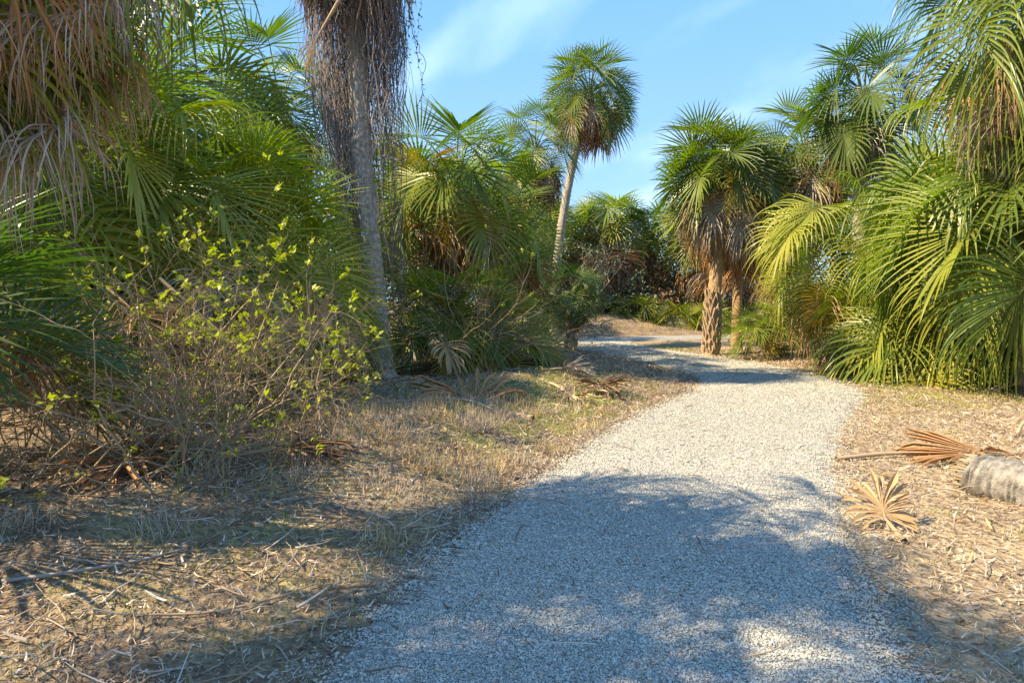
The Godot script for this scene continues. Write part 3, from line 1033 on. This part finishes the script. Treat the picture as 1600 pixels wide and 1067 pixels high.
func make_shrubs() -> void:
	shrub({"called": "leafy_shrub", "label": "twiggy shrub with sprays of lime-green leaves below the weeping palm", "x": -2.95, "z": -6.7, "h": 1.7, "stems": 24, "spread": 0.8, "kids": 5, "leaves": 2000, "leaf": 0.055, "r": 0.010, "seed": 201, "foot": 0.5})
	shrub({"called": "leafy_shrub", "label": "open shrub with large lime leaves before the weeping palm", "x": -2.55, "z": -6.0, "h": 1.55, "stems": 9, "spread": 0.6, "kids": 4, "leaves": 800, "leaf": 0.062, "r": 0.009, "seed": 211, "foot": 0.35})
	shrub({"called": "leafy_shrub", "label": "bare tangled shrub in front of the dark fans", "x": -2.9, "z": -5.3, "h": 1.1, "stems": 20, "spread": 1.2, "kids": 5, "leaves": 120, "leaf": 0.05, "r": 0.008, "seed": 202, "foot": 0.5, "kink": 0.4})
	shrub({"called": "leafy_shrub", "label": "arching leafy shrub at the end of the bank", "x": -2.2, "z": -7.6, "h": 1.25, "stems": 14, "spread": 0.9, "kids": 5, "leaves": 380, "leaf": 0.04, "r": 0.007, "wood": "twig_green", "seed": 203, "foot": 0.35})
	shrub({"called": "leafy_shrub", "label": "thin green-stemmed weed clump in the near litter", "x": -2.05, "z": -4.9, "h": 0.62, "stems": 16, "spread": 0.5, "kids": 3, "leaves": 60, "leaf": 0.025, "r": 0.004, "wood": "twig_green", "depth": 1, "seed": 204, "foot": 0.4})
	shrub({"called": "dry_thicket", "label": "dense dry brown thicket of arching stems beside the palms", "x": -0.75, "z": -12.7, "h": 2.0, "stems": 36, "spread": 0.55, "kids": 4, "leaves": 90, "leaf": 0.05, "r": 0.008, "seed": 205, "foot": 0.45, "sag": 0.2, "group": "dry thickets"})
	shrub({"called": "dry_thicket", "label": "matted brown thicket round the foot of the vine-hung palm", "x": -3.1, "z": -11.7, "h": 1.4, "stems": 34, "spread": 0.8, "kids": 4, "leaves": 60, "leaf": 0.05, "r": 0.008, "seed": 206, "foot": 0.7, "kink": 0.4, "group": "dry thickets"})
	shrub({"called": "leafy_shrub", "label": "slanting branch with yellow-green leaf sprays above the thicket", "x": -0.9, "z": -13.0, "h": 2.5, "stems": 6, "spread": 0.25, "bias_x": 0.4, "kids": 4, "leaves": 420, "leaf": 0.055, "r": 0.012, "seed": 207, "wood": "twig_grey"})
	shrub({"called": "dry_thicket", "label": "brown stick tangle behind the wooden stake", "x": -3.5, "z": -6.6, "h": 1.3, "stems": 30, "spread": 1.0, "kids": 4, "r": 0.009, "seed": 208, "foot": 0.8, "kink": 0.4, "group": "dry thickets"})
	shrub({"called": "dry_thicket", "label": "sunlit dry tangle under the bright low palm", "x": -3.0, "z": -8.8, "h": 1.5, "stems": 30, "spread": 0.8, "kids": 4, "leaves": 120, "leaf": 0.045, "r": 0.008, "seed": 209, "foot": 0.7, "kink": 0.35, "group": "dry thickets"})
	shrub({"called": "dry_thicket", "label": "low criss-cross of dead stems before the wooden stake", "x": -3.2, "z": -5.4, "h": 1.15, "stems": 34, "spread": 1.3, "kids": 4, "leaves": 160, "leaf": 0.05, "r": 0.008, "seed": 212, "foot": 0.9, "kink": 0.45, "group": "dry thickets"})
	shrub({"called": "dry_thicket", "label": "leafy stem tangle between the dark fans and lime-leaved shrub", "x": -3.7, "z": -6.0, "h": 1.5, "stems": 34, "spread": 0.9, "kids": 5, "leaves": 700, "leaf": 0.06, "r": 0.009, "seed": 213, "foot": 0.8, "kink": 0.4, "group": "dry thickets"})
	shrub({"called": "dry_thicket", "label": "lime-flecked bramble spilling toward the bank crest", "x": -2.4, "z": -6.6, "h": 1.2, "stems": 30, "spread": 1.0, "kids": 5, "leaves": 650, "leaf": 0.05, "r": 0.007, "seed": 214, "foot": 0.7, "kink": 0.4, "group": "dry thickets"})
	var caught := [[-3.9, -6.6, 1.5, 70.0, 0], [-3.3, -7.3, 1.6, 120.0, 4], [-4.2, -5.6, 1.3, 60.0, 1], [-2.9, -8.0, 1.3, 40.0, 0], [-3.6, -8.4, 1.9, 10.0, 2], [-2.7, -9.2, 1.2, 80.0, 0]]
	for k in caught.size():
		var f: Array = caught[k]
		fallen({"label": {0: "tan withered frond hanging among the shrub stems", 1: "orange-brown withered frond hanging among the shrub stems", 2: "grey withered frond hanging among the shrub stems", 4: "pale straw-coloured withered frond hanging among the shrub stems"}[f[4]], "x": f[0], "z": f[1], "up": f[2], "az": f[3], "seed": 430 + k, "col": f[4], "fan": {"petiole": 0.3, "blade": 0.85, "el": -35.0, "spread": 75.0, "nseg": 30, "join": 0.35, "taper": 0.8, "droop": 2.4, "twist": 2.0}})
	shrub({"called": "grey_shrub", "label": "grey-green shrub behind the short dark palm", "x": 1.7, "z": -24.0, "h": 3.0, "stems": 12, "spread": 0.5, "kids": 6, "leaves": 2600, "leaf": 0.09, "leaf_mat": "leaf_grey", "wood": "twig_grey", "r": 0.02, "scatter": 0.15, "seed": 210, "foot": 0.5})
	var spots := [[2.4, 2.4], [4.4, 2.0], [6.2, 2.2], [8.2, 2.4], [10.2, 2.2], [12.6, 2.6], [0.2, 2.6], [3.4, 2.6], [5.4, 2.4], [7.4, 2.6], [9.4, 2.5], [15.0, 2.6]]
	for k in spots.size():
		var sp: Array = spots[k]
		shrub({"called": "far_bush", "label": ["brown withered undergrowth bush below the far palms", "olive undergrowth bush below the far palms", "olive undergrowth bush below the far palms", "brown withered undergrowth bush below the far palms", "grey-green undergrowth bush below the far palms"][k % 5], "x": sp[0], "z": -37.2 - (k % 3) * 0.7, "h": sp[1], "stems": 14, "spread": 0.7, "kids": 6, "leaves": 3600, "leaf": 0.17, "leaf_mat": ["leaf_brown", "leaf_olive", "leaf_olive", "leaf_brown", "leaf_grey"][k % 5], "r": 0.02, "scatter": 0.4, "seed": 220 + k, "foot": 1.0, "group": "undergrowth bushes below the far palms"})
	var under := [[-5.0, -8.4], [-4.6, -10.4], [-4.2, -12.6], [-3.4, -14.0], [-6.6, -9.2], [-5.0, -5.2], [-1.0, -16.0], [0.4, -18.6], [-2.4, -17.0]]
	for k in under.size():
		shrub({"called": "shade_bush", "label": "dark leafy bush in the deep shade of the grove", "x": under[k][0], "z": under[k][1], "h": 1.7, "stems": 14, "spread": 0.8, "kids": 5, "leaves": 1500, "leaf": 0.09, "leaf_mat": "leaf_dark", "r": 0.012, "scatter": 0.15, "seed": 240 + k, "foot": 0.7, "group": "bushes in the shade of the grove"})
	var right := [[8.0, -15.0], [9.8, -16.4], [9.4, -11.4], [7.9, -18.8]]
	for k in right.size():
		shrub({"called": "shade_bush", "label": "leafy bush at the foot of the palms across the clearing", "x": right[k][0], "z": right[k][1], "h": 1.4, "stems": 12, "spread": 0.8, "kids": 5, "leaves": 1200, "leaf": 0.09, "leaf_mat": "leaf_olive", "r": 0.012, "scatter": 0.15, "seed": 250 + k, "foot": 0.7, "group": "bushes across the clearing"})

func make_vines() -> void:
	var rr := RandomNumberGenerator.new()
	rr.seed = 301
	var s := Shape.new()
	var base := on_ground(-2.3, -12.0)
	for k in 760:
		var az := rr.randf() * TAU
		var leftish := sin(az) < 0.1
		var rad := rr.randf_range(0.2, 0.9) * (1.0 if leftish else 0.95)
		var h0 := rr.randf_range(6.0, 7.9)
		var h1 := rr.randf_range(1.4, 4.6) if leftish else rr.randf_range(3.4, 5.6)
		if cos(az) > 0.35 and absf(sin(az) * rad) < 0.32:
			h1 = maxf(h1, rr.randf_range(5.2, 6.6))
		elif rr.randf() < 0.1:
			h1 = rr.randf_range(0.3, 2.0)
		var n := 14
		var pts := []
		var rads := []
		var cols := []
		var th := rr.randf_range(0.0035, 0.009)
		var tone := rr.randf_range(0.6, 1.5)
		var w := Vector3.ZERO
		for j in n + 1:
			var u := float(j) / n
			var y := lerpf(h0, h1, u)
			var ax := -0.02 - 0.055 * y
			w += Vector3(rr.randf_range(-1, 1), 0, rr.randf_range(-1, 1)) * rr.randf_range(0.02, 0.11)
			var rj := lerpf(rad, rad * 0.55 + 0.1, smoothstep(0.3, 1.0, u))
			pts.append(base + Vector3(ax + sin(az) * rj, y, cos(az) * rj) + w)
			rads.append(th * lerpf(1.0, 0.6, u))
			cols.append(Color(tone, tone, tone))
		s.tube(pts, rads, 3, cols, false)
	var o := part("hanging_vines", s.mesh(M.vine), self)
	tag(o, "curtain of leafless purple-brown vines hanging round the tall trunk", "vines", "", "stuff")
	# live climbers with leaves along the side
	var c := thing("climbing_vine", "green leafy creeper trailing beside the vine curtain", "vine", base)
	var st := Shape.new()
	var lv := Shape.new()
	for k in 9:
		var x := rr.randf_range(0.35, 0.75)
		var y := rr.randf_range(6.6, 7.4)
		var z := rr.randf_range(-0.2, 0.5)
		var pts := []
		var rads := []
		var cols := []
		for j in 20:
			pts.append(Vector3(x, y, z))
			rads.append(0.004)
			cols.append(Color(1, 1, 1))
			x += rr.randf_range(-0.05, 0.045)
			y -= rr.randf_range(0.05, 0.14)
			z += rr.randf_range(-0.05, 0.05)
			for q in 2:
				var d := Vector3(rr.randf_range(-1, 1), rr.randf_range(-0.8, 0.3), rr.randf_range(-1, 1)).normalized()
				var tone := rr.randf_range(0.7, 1.4)
				leaf_into(lv, Vector3(x, y, z), d, Vector3.UP, 0.06, 0.035, Color(tone, tone, tone))
		st.tube(pts, rads, 3, cols, false)
	part("stem", st.mesh(M.twig_green), c)
	part("foliage", lv.mesh(M.leaf_dark), c).set_meta("kind", "stuff")
	# bleached lianas looping down the trunk
	var loops := [
		[Vector3(-0.95, 1.2, 0.5), Vector3(-0.75, 2.4, 0.45), Vector3(-0.45, 3.0, 0.35), Vector3(-0.10, 3.5, 0.3), Vector3(-0.02, 4.6, 0.25), Vector3(-0.15, 6.2, 0.3)],
		[Vector3(-0.55, 1.9, 0.5), Vector3(-0.18, 2.2, 0.32), Vector3(0.0, 2.7, 0.28), Vector3(0.02, 3.4, 0.25), Vector3(0.12, 3.8, 0.2), Vector3(0.4, 3.7, 0.3)],
	]
	for k in 2:
		var sh := Shape.new()
		var pts := curve_points(loops[k], 40)
		var rads := []
		var cols := []
		for j in 40:
			rads.append(0.016)
			cols.append(Color(1.2, 1.15, 1.05) * (1.0 + 0.2 * sin(j * 1.7)))
			pts[j] += Vector3(noise.get_noise_1d(j * 9.0 + k * 70.0), 0, 0) * 0.12
		sh.tube(pts, rads, 6, cols)
		var l := part("liana", sh.mesh(M.twig_grey), self)
		l.name = numbered("liana")
		l.position = base
		tag(l, ["pale liana slanting up to the vine-hung trunk", "pale liana crossing the lower vine-hung trunk"][k], "liana")

# a dead fan lying on the ground
func fallen(o: Dictionary) -> void:
	rng.seed = o.seed
	var d := {"dead": true, "el": 4.0, "arch": 0.0, "nseg": 34, "steps": 10, "petiole": 0.7, "blade": 0.6, "hinge": 0.0, "bend": 0.3, "roll": 0.0, "droop": 0.1, "vee": 0.5, "spread": 100.0, "join": 0.72, "taper": 0.4, "fold": 0.7, "wild": 0.10, "twist": 1.2, "snap": 0.2, "tip": 0.1, "tip_color": Color(1.2, 1.15, 1.05), "stalk": 0.016}
	d.merge(o.get("fan", {}), true)
	d.seed = o.seed
	var m := fan(d)
	var t := thing("fallen_frond", o.label, "palm frond", on_ground(o.x, o.z, o.get("up", 0.02)), "dead fronds lying on the ground")
	var a := part("blade", (m[0] as Shape).mesh(deads[o.get("col", 0)]), t)
	var b := part("petiole", (m[1] as Shape).mesh(M.dead_stalk), t)
	for q in [a, b]:
		q.rotation = Vector3(deg_to_rad(o.get("pitch", 0.0)), deg_to_rad(o.az), 0)

func stick(label: String, ctrl: Array, r: float, m: Material, called := "stick", group := "sticks and stalks lying in the litter") -> void:
	var s := Shape.new()
	var pts := curve_points(ctrl, 22)
	var rads := []
	var cols := []
	for k in 22:
		rads.append(r * lerpf(1.0, 0.55, k / 21.0) * (1.0 + 0.2 * noise.get_noise_1d(k * 30.0 + ctrl[0].x * 50.0)))
		var t := 1.0 + 0.3 * noise.get_noise_1d(k * 22.0 + ctrl[0].z * 31.0)
		cols.append(Color(t, t, t))
	s.tube(pts, rads, 6, cols)
	var o := part(called, s.mesh(m), self)
	o.name = numbered(called)
	tag(o, label, called.replace("_", " "), group)

func make_fallen() -> void:
	fallen({"label": "small upright dead fan with its stalk pointing to the gravel", "x": 2.58, "z": -4.4, "az": 172.0, "seed": 401, "col": 0, "fan": {"petiole": 0.32, "blade": 0.29, "el": 10.0, "hinge": -0.6, "bend": -0.3, "spread": 120.0, "nseg": 30, "vee": 0.05, "wild": 0.16, "droop": 0.5, "snap": 0.3, "twist": 2.0, "stalk": 0.018}})
	fallen({"label": "folded orange-brown frond lying behind the log", "x": 5.05, "z": -6.75, "az": -82.0, "seed": 402, "col": 1, "fan": {"petiole": 0.35, "blade": 0.72, "el": 5.0, "spread": 70.0, "vee": 0.3, "fold": 0.8, "wild": 0.05, "nseg": 24}})
	fallen({"label": "big curled dead frond on the bank with a broad stalk", "x": 0.26, "z": -8.5, "az": -130.0, "seed": 403, "col": 1, "fan": {"petiole": 0.85, "blade": 0.95, "el": 6.0, "spread": 115.0, "vee": 0.42, "nseg": 40, "wild": 0.14, "stalk": 0.034, "hinge": -0.25, "droop": 0.9, "snap": 0.5, "twist": 2.0}})
	fallen({"label": "pale brown dead fan on the mossy shoulder", "x": 1.42, "z": -10.7, "az": -75.0, "seed": 404, "col": 4, "fan": {"petiole": 0.4, "blade": 0.85, "el": 4.0, "spread": 115.0, "vee": 0.25, "nseg": 36, "droop": 0.5}})
	fallen({"label": "dark curled dead fan beside the pale brown one", "x": 1.35, "z": -11.4, "az": 20.0, "seed": 405, "col": 3, "fan": {"petiole": 0.2, "blade": 0.55, "el": 12.0, "spread": 110.0, "vee": 0.3, "droop": 0.8}})
	fallen({"label": "bleached dead frond in the shade of the grove edge", "x": 0.55, "z": -12.4, "az": 62.0, "seed": 406, "col": 2, "fan": {"petiole": 0.4, "blade": 0.5, "el": 8.0, "spread": 60.0, "vee": 0.4}})
	fallen({"label": "grey and cream dead fan at the clearing's back edge", "x": 8.15, "z": -11.5, "az": 60.0, "seed": 407, "col": 2, "fan": {"petiole": 0.15, "blade": 0.5, "el": 35.0, "spread": 120.0, "vee": 0.2}})
	# withered fronds stuck in the shrubs
	fallen({"label": "tan frond hanging tip down at the shrub's foot with a long stalk", "x": -3.55, "z": -6.9, "up": 1.55, "az": 88.0, "seed": 408, "col": 0, "fan": {"petiole": 1.75, "blade": 0.62, "el": -42.0, "spread": 34.0, "vee": 0.1, "nseg": 22, "bend": -0.1, "stalk": 0.014, "droop": 0.6}})
	fallen({"label": "brush of withered leaf ends standing in the arching shrub", "x": -2.55, "z": -8.4, "up": 0.35, "az": 40.0, "seed": 409, "col": 0, "fan": {"petiole": 0.4, "blade": 0.62, "el": 78.0, "spread": 55.0, "vee": 0.3, "nseg": 28, "droop": 0.7}})
	fallen({"label": "drooping dead frond before the dry thicket", "x": -1.3, "z": -12.1, "up": 0.75, "az": 30.0, "seed": 410, "col": 0, "fan": {"petiole": 0.25, "blade": 0.6, "el": -30.0, "spread": 70.0, "droop": 2.0, "nseg": 24}})
	fallen({"label": "torn pale frond caught slantwise in the vine curtain", "x": -2.62, "z": -11.1, "up": 6.25, "az": -90.0, "seed": 411, "col": 4, "fan": {"petiole": 0.8, "blade": 0.6, "el": -58.0, "spread": 26.0, "nseg": 14, "stalk": 0.03, "droop": 0.5}})
	var near := [[-2.5, -5.6, 110.0, 3], [-3.3, -5.9, 20.0, 1], [-2.2, -6.3, -40.0, 2], [-3.6, -5.3, 140.0, 1], [-2.8, -6.5, 200.0, 3]]
	for k in near.size():
		var f: Array = near[k]
		fallen({"label": {1: "orange-brown dead frond rotting in the litter under the shrubs", 2: "silvery grey dead frond rotting in the litter under the shrubs", 3: "dark brown dead frond rotting in the litter under the shrubs"}[f[3]], "x": f[0], "z": f[1], "az": f[2], "seed": 420 + k, "col": f[3], "fan": {"petiole": 0.5, "blade": 0.6, "el": 6.0, "spread": 80.0, "vee": 0.3, "droop": 0.4, "wild": 0.18}})
	stick("brown branch lying behind the small dead fan", [on_ground(3.25, -6.75, 0.03), on_ground(3.9, -6.85, 0.05), on_ground(4.5, -6.7, 0.03), on_ground(5.0, -6.75, 0.03)], 0.022, M.twig)
	stick("long grey stalk lying in the near litter", [on_ground(-2.6, -3.4, 0.02), on_ground(-2.35, -3.5, 0.03), on_ground(-2.1, -3.75, 0.02), on_ground(-1.95, -4.0, 0.02)], 0.012, M.twig_grey)
	stick("thin stalk slanting over the sunny litter beside the gravel", [on_ground(-1.75, -3.2, 0.02), on_ground(-1.5, -3.3, 0.02), on_ground(-1.25, -3.5, 0.02), on_ground(-1.1, -3.7, 0.02)], 0.007, M.twig)
	stick("grey stick lying across the crest of the bank", [on_ground(-1.75, -8.6, 0.05), on_ground(-1.3, -8.5, 0.08), on_ground(-0.6, -8.4, 0.06), on_ground(-0.2, -8.3, 0.04)], 0.018, M.twig_grey)
	stick("leaning dead stem propped on the arching shrub", [on_ground(-2.0, -7.0, 0.05), on_ground(-2.3, -7.1, 0.3), on_ground(-2.75, -7.3, 0.65), on_ground(-3.2, -7.5, 0.9)], 0.024, M.twig)
	stick("leaning broken stem at the back of the clearing", [on_ground(5.6, -7.5, 0.0), on_ground(5.75, -7.6, 0.15), on_ground(5.95, -7.6, 0.32)], 0.022, M.twig)
	stick("upright brown wooden stake beside the tangled shrub", [on_ground(-3.22, -6.05, -0.05), on_ground(-3.21, -6.05, 0.25), on_ground(-3.2, -6.05, 0.5), on_ground(-3.21, -6.05, 0.72)], 0.036, M.twig, "wooden_stake", "")
	# the palm log at the edge of the clearing
	var t := thing("palm_log", "grey fallen palm log with ringed bark beside the clearing", "log", on_ground(3.86, -5.62, 0.14))
	var s := Shape.new()
	var rings := 330
	var sides := 36
	var dir := Vector3(0.62, 0.0, 1.9)
	var ax := dir.normalized()
	var sx := ax.cross(Vector3.UP).normalized()
	for k in rings:
		var u := float(k) / (rings - 1)
		for q in sides:
			var th := TAU * q / sides
			var saw := fposmod(u * 32.0 + 1.8 * noise.get_noise_1d(u * 60.0) + 0.6 * noise.get_noise_2d(cos(th) * 5.0, sin(th) * 5.0 + u * 9.0), 1.0)
			var r := 0.185 * (1.0 - 0.16 * clampf(0.55 + 1.6 * noise.get_noise_3d(cos(th) * 6.0, u * 40.0, sin(th) * 6.0 + 9.0), 0, 1) * exp(-pow((saw - 0.3) / 0.2, 2)) + 0.03 * saw + 0.12 * noise.get_noise_3d(cos(th) * 9.0, u * 50.0, sin(th) * 9.0)) * lerpf(0.93, 1.0, smoothstep(0.0, 0.05, u))
			var tone := 0.8 * (1.0 + 0.9 * noise.get_noise_3d(cos(th) * 16.0, u * 160.0, sin(th) * 16.0) + 0.4 * noise.get_noise_3d(cos(th) * 5.0, u * 24.0, sin(th) * 5.0))
			s.add(dir * u + (sx * cos(th) + Vector3.UP * sin(th)) * r, Color(tone, tone, tone))
	for k in rings - 1:
		for q in sides:
			var q2 := (q + 1) % sides
			s.quad(k * sides + q, k * sides + q2, (k + 1) * sides + q2, (k + 1) * sides + q)
	part("bark", s.mesh(M.log), t)
	var e := Shape.new()
	rng.seed = 450
	for k in 260:
		# torn fibres of the broken end
		var a := rf(0, TAU)
		var rr := sqrt(rf(0, 1)) * 0.175
		var p := (sx * cos(a) + Vector3.UP * sin(a)) * rr + ax * 0.05
		var tone := rf(0.5, 1.2)
		e.tube([p, p - ax * rf(0.05, 0.1), p - ax * rf(0.1, 0.16) + Vector3(rf(-1, 1), rf(-1, 0.5), rf(-1, 1)) * 0.02], [0.007, 0.006, 0.002], 4, [Color(tone, tone, tone), Color(tone, tone, tone), Color(tone, tone, tone)], false)
	var disc := e.add(ax * 0.04, Color(0.4, 0.4, 0.4))
	for q in 24:
		var a := TAU * q / 24
		var b := TAU * (q + 1) / 24
		e.tri(disc, e.add(ax * 0.04 + (sx * cos(a) + Vector3.UP * sin(a)) * 0.18, Color(0.4, 0.4, 0.4)), e.add(ax * 0.04 + (sx * cos(b) + Vector3.UP * sin(b)) * 0.18, Color(0.4, 0.4, 0.4)))
	part("broken_end", e.mesh(M.twig), t)

func make_scatter() -> void:
	var rr := RandomNumberGenerator.new()
	rr.seed = 501
	# stones of the trail, thick near the camera
	for set_ in 2:
		var xf := []
		var cols := []
		var sm := stone_mesh(60 + set_)
		for k in 140000:
			var q := 5.0 + (centre.size() - 30.0) * pow(rr.randf(), 2.4)
			var ci := int(q)
			var dir := (centre[ci + 1] - centre[ci]).normalized()
			var p := centre[ci].lerp(centre[ci + 1], q - ci) + Vector2(-dir.y, dir.x) * rr.randf_range(-1.7, 1.7)
			var x := p.x
			var z := p.y
			var ed := edge(x, z)
			if z > -2.1 or ed > 0.35 or (ed > -0.02 and rr.randf() < ed * 3.4 + 0.25):
				continue
			var d := rr.randf_range(0.0024, 0.0052) * (1.7 if rr.randf() < 0.08 else 1.0) * (1.0 + 0.07 * -z)
			var y := maxf(ground_height(x, z), trail_top(x, z) if ed < 0 else -1.0)
			xf.append(spun(Vector3(x, y + d * 0.35, z), rr.randf() * TAU, rr.randf_range(-0.3, 0.3), rr.randf_range(-0.3, 0.3), Vector3(d, d * rr.randf_range(0.4, 0.75), d * rr.randf_range(0.7, 1.2))))
			var t := rr.randf_range(0.36, 0.55)
			if rr.randf() < 0.14:
				t = rr.randf_range(0.13, 0.3)
			cols.append(Color(t * 1.03, t * 0.985, t * rr.randf_range(0.79, 0.89)))
		multi("gravel" if set_ == 0 else "gravel_001", "loose pale shell and limestone chips covering the trail" if set_ == 0 else "loose angular stone chips mixed over the trail", "gravel", sm, xf, cols)
	# leaf litter: short curled strips
	var dry := [Color(0.42, 0.31, 0.18), Color(0.31, 0.21, 0.12), Color(0.47, 0.39, 0.28), Color(0.20, 0.14, 0.09), Color(0.50, 0.45, 0.37), Color(0.28, 0.24, 0.20)]
	var dark := [Color(0.30, 0.21, 0.13), Color(0.22, 0.15, 0.10), Color(0.42, 0.32, 0.22), Color(0.48, 0.43, 0.37), Color(0.14, 0.10, 0.07), Color(0.50, 0.39, 0.25)]
	for set_ in 2:
		var xf := []
		var cols := []
		for k in 120000:
			var z := -2.2 - 20.0 * pow(rr.randf(), 1.6)
			var x := path_x(z) + rr.randf_range(-6.5, 6.5)
			var ed := edge(x, z)
			if ed < 0.0 and rr.randf() > 0.035 + 0.6 * smoothstep(-0.35, 0.0, ed) * smoothstep(-0.1, 0.25, fine.get_noise_2d(x * 2.0, z * 2.0)):
				continue
			if ed > 5.0:
				continue
			var cv := cover(x, z)
			if rr.randf() < cv.y * 0.6:
				continue
			var far := 1.0 + 0.09 * -z
			var L := rr.randf_range(0.012, 0.05) * far
			if rr.randf() < 0.04:
				L *= 2.0
			var W := rr.randf_range(0.0014, 0.0042) * far if set_ == 0 else rr.randf_range(0.0008, 0.002) * far
			var pal: Array = dry if rr.randf() < cv.x else dark
			var y := maxf(ground_height(x, z), trail_top(x, z) if ed < 0 else -1.0)
			xf.append(spun(Vector3(x, y + rr.randf_range(0.002, 0.02), z), rr.randf() * TAU, rr.randf_range(-0.5, 0.12), rr.randf_range(-0.8, 0.8), Vector3(W * 2.0, L, L)))
			cols.append((pal[rr.randi() % pal.size()] as Color) * rr.randf_range(0.8, 1.2))
		multi("leaf_litter" if set_ == 0 else "dry_needles", "curled brown leaf scraps strewn over the soil" if set_ == 0 else "thin dry stems and fibres strewn over the soil", "litter", strip_mesh(3, 0.5 if set_ == 0 else 0.3, 0.03, 0.4, M.litter), xf, cols)
	# larger shards of palm leaf
	var xf := []
	var cols := []
	for k in 700:
		var z := -2.4 - 13.0 * pow(rr.randf(), 1.4)
		var x := path_x(z) + rr.randf_range(-6.0, 6.0)
		var ed := edge(x, z)
		if ed < 0.02 or ed > 4.5:
			continue
		var L := rr.randf_range(0.05, 0.2)
		var W := rr.randf_range(0.003, 0.010)
		var t := rr.randf_range(0.7, 1.25)
		xf.append(spun(on_ground(x, z, rr.randf_range(0.01, 0.03)), rr.randf() * TAU, rr.randf_range(-0.25, 0.05), rr.randf_range(-0.5, 0.5), Vector3(W * 2.0, L, L)))
		cols.append(([Color(0.40, 0.33, 0.26), Color(0.30, 0.21, 0.13), Color(0.48, 0.43, 0.36), Color(0.42, 0.28, 0.15)][rr.randi() % 4] as Color) * t)
	multi("leaf_shards", "broken grey and tan palm-leaf shards scattered in the litter", "litter", strip_mesh(6, 0.4, 0.04, 0.3, M.litter), xf, cols)
	# fine twigs
	xf = []
	cols = []
	var tw := Shape.new()
	tw.tube([Vector3(0, 0, 0), Vector3(0.03, 0.05, 0.35), Vector3(-0.05, 0.06, 0.7), Vector3(0.02, 0.02, 1.0)], [0.022, 0.018, 0.013, 0.007], 4, [Color(1, 1, 1), Color(1, 1, 1), Color(1, 1, 1), Color(1, 1, 1)], false)
	for k in 5200:
		var z := -2.4 - 12.0 * pow(rr.randf(), 1.3)
		var x := path_x(z) + rr.randf_range(-6.0, 5.5)
		var ed := edge(x, z)
		if ed > 4.5 or (ed < 0.0 and rr.randf() > 0.05) or (x > path_x(z) and rr.randf() < 0.5):
			continue
		var L := rr.randf_range(0.06, 0.38)
		var y := maxf(ground_height(x, z), trail_top(x, z) if ed < 0 else -1.0)
		xf.append(spun(Vector3(x, y + rr.randf_range(0.004, 0.03), z), rr.randf() * TAU, rr.randf_range(-0.35, 0.05), rr.randf() * TAU, Vector3(minf(L, 0.2), minf(L, 0.2), L)))
		cols.append(([Color(0.38, 0.28, 0.18), Color(0.26, 0.19, 0.13), Color(0.46, 0.40, 0.33), Color(0.16, 0.11, 0.08)][rr.randi() % 4] as Color) * rr.randf_range(0.8, 1.2))
	multi("twigs", "thin brown and grey twigs scattered over the bank and verge", "twigs", tw.mesh(M.stone), xf, cols)
	# green grass
	xf = []
	cols = []
	var blade := strip_mesh(4, 1.1, 0.01, 0.8, M.grass)
	for k in 150000:
		var z := -2.4 - 23.0 * pow(rr.randf(), 1.1)
		var x := path_x(z) + rr.randf_range(-5.5, 5.5)
		var cv := cover(x, z)
		if edge(x, z) < -0.05 or rr.randf() > cv.y * 0.9 - 0.06:
			continue
		var L := rr.randf_range(0.03, 0.075) * (1.0 + 0.015 * -z)
		var W := rr.randf_range(0.0016, 0.0032) * (1.0 + 0.07 * -z)
		var t := rr.randf_range(0.7, 1.3)
		xf.append(spun(on_ground(x, z, -0.002), rr.randf() * TAU, rr.randf_range(-1.5, -0.7), 0.0, Vector3(W * 2.0, L, L)))
		cols.append((Color(0.27, 0.30, 0.055) if rr.randf() < 0.7 else Color(0.42, 0.36, 0.13)) * t)
	multi("grass", "short yellow-green turf on the trail shoulders", "grass", blade, xf, cols)
	# dry standing grass on the bank
	xf = []
	cols = []
	var tufts := []
	for k in 360:
		var z := rr.randf_range(-13.0, -3.2)
		var x := path_x(z) - 1.4 - rr.randf_range(0.1, 3.0)
		var c := Vector2((x + 0.9) / 1.3, (z + 7.2) / 1.7)
		if rr.randf() < 0.10 + 1.0 * exp(-c.length_squared()) + 0.3 * exp(-Vector2((x + 1.9) / 0.7, (z + 6.4) / 1.0).length_squared()):
			tufts.append(Vector2(x, z))
	for k in 260:
		var x := rr.randf_range(0.6, 9.0)
		var z := rr.randf_range(-37.0, -31.5)
		if edge(x, z) > 0.3:
			tufts.append(Vector2(x, z))
	for tp in tufts:
		var tone := rr.randf_range(0.7, 1.3)
		var gold := rr.randf() < 0.35
		for k in 80:
			var x: float = tp.x + rr.randfn(0, 0.09)
			var z: float = tp.y + rr.randfn(0, 0.09)
			var L := rr.randf_range(0.09, 0.26)
			xf.append(spun(on_ground(x, z, -0.005), rr.randf() * TAU, rr.randf_range(-1.3, -0.05), rr.randf_range(-0.6, 0.6), Vector3(rr.randf_range(0.003, 0.0065), L, L)))
			cols.append((Color(0.50, 0.37, 0.18) if gold else Color(0.38, 0.31, 0.23)) * tone * rr.randf_range(0.75, 1.25))
	multi("dry_grass", "dry brown grass tufts standing along the bank", "grass", strip_mesh(5, 1.0, 0.01, 0.8, M.litter), xf, cols)

func path_x(z: float) -> float:
	for k in centre.size() - 1:
		if centre[k].y >= z and centre[k + 1].y < z:
			return lerpf(centre[k].x, centre[k + 1].x, (centre[k].y - z) / (centre[k].y - centre[k + 1].y))
	return 0.0
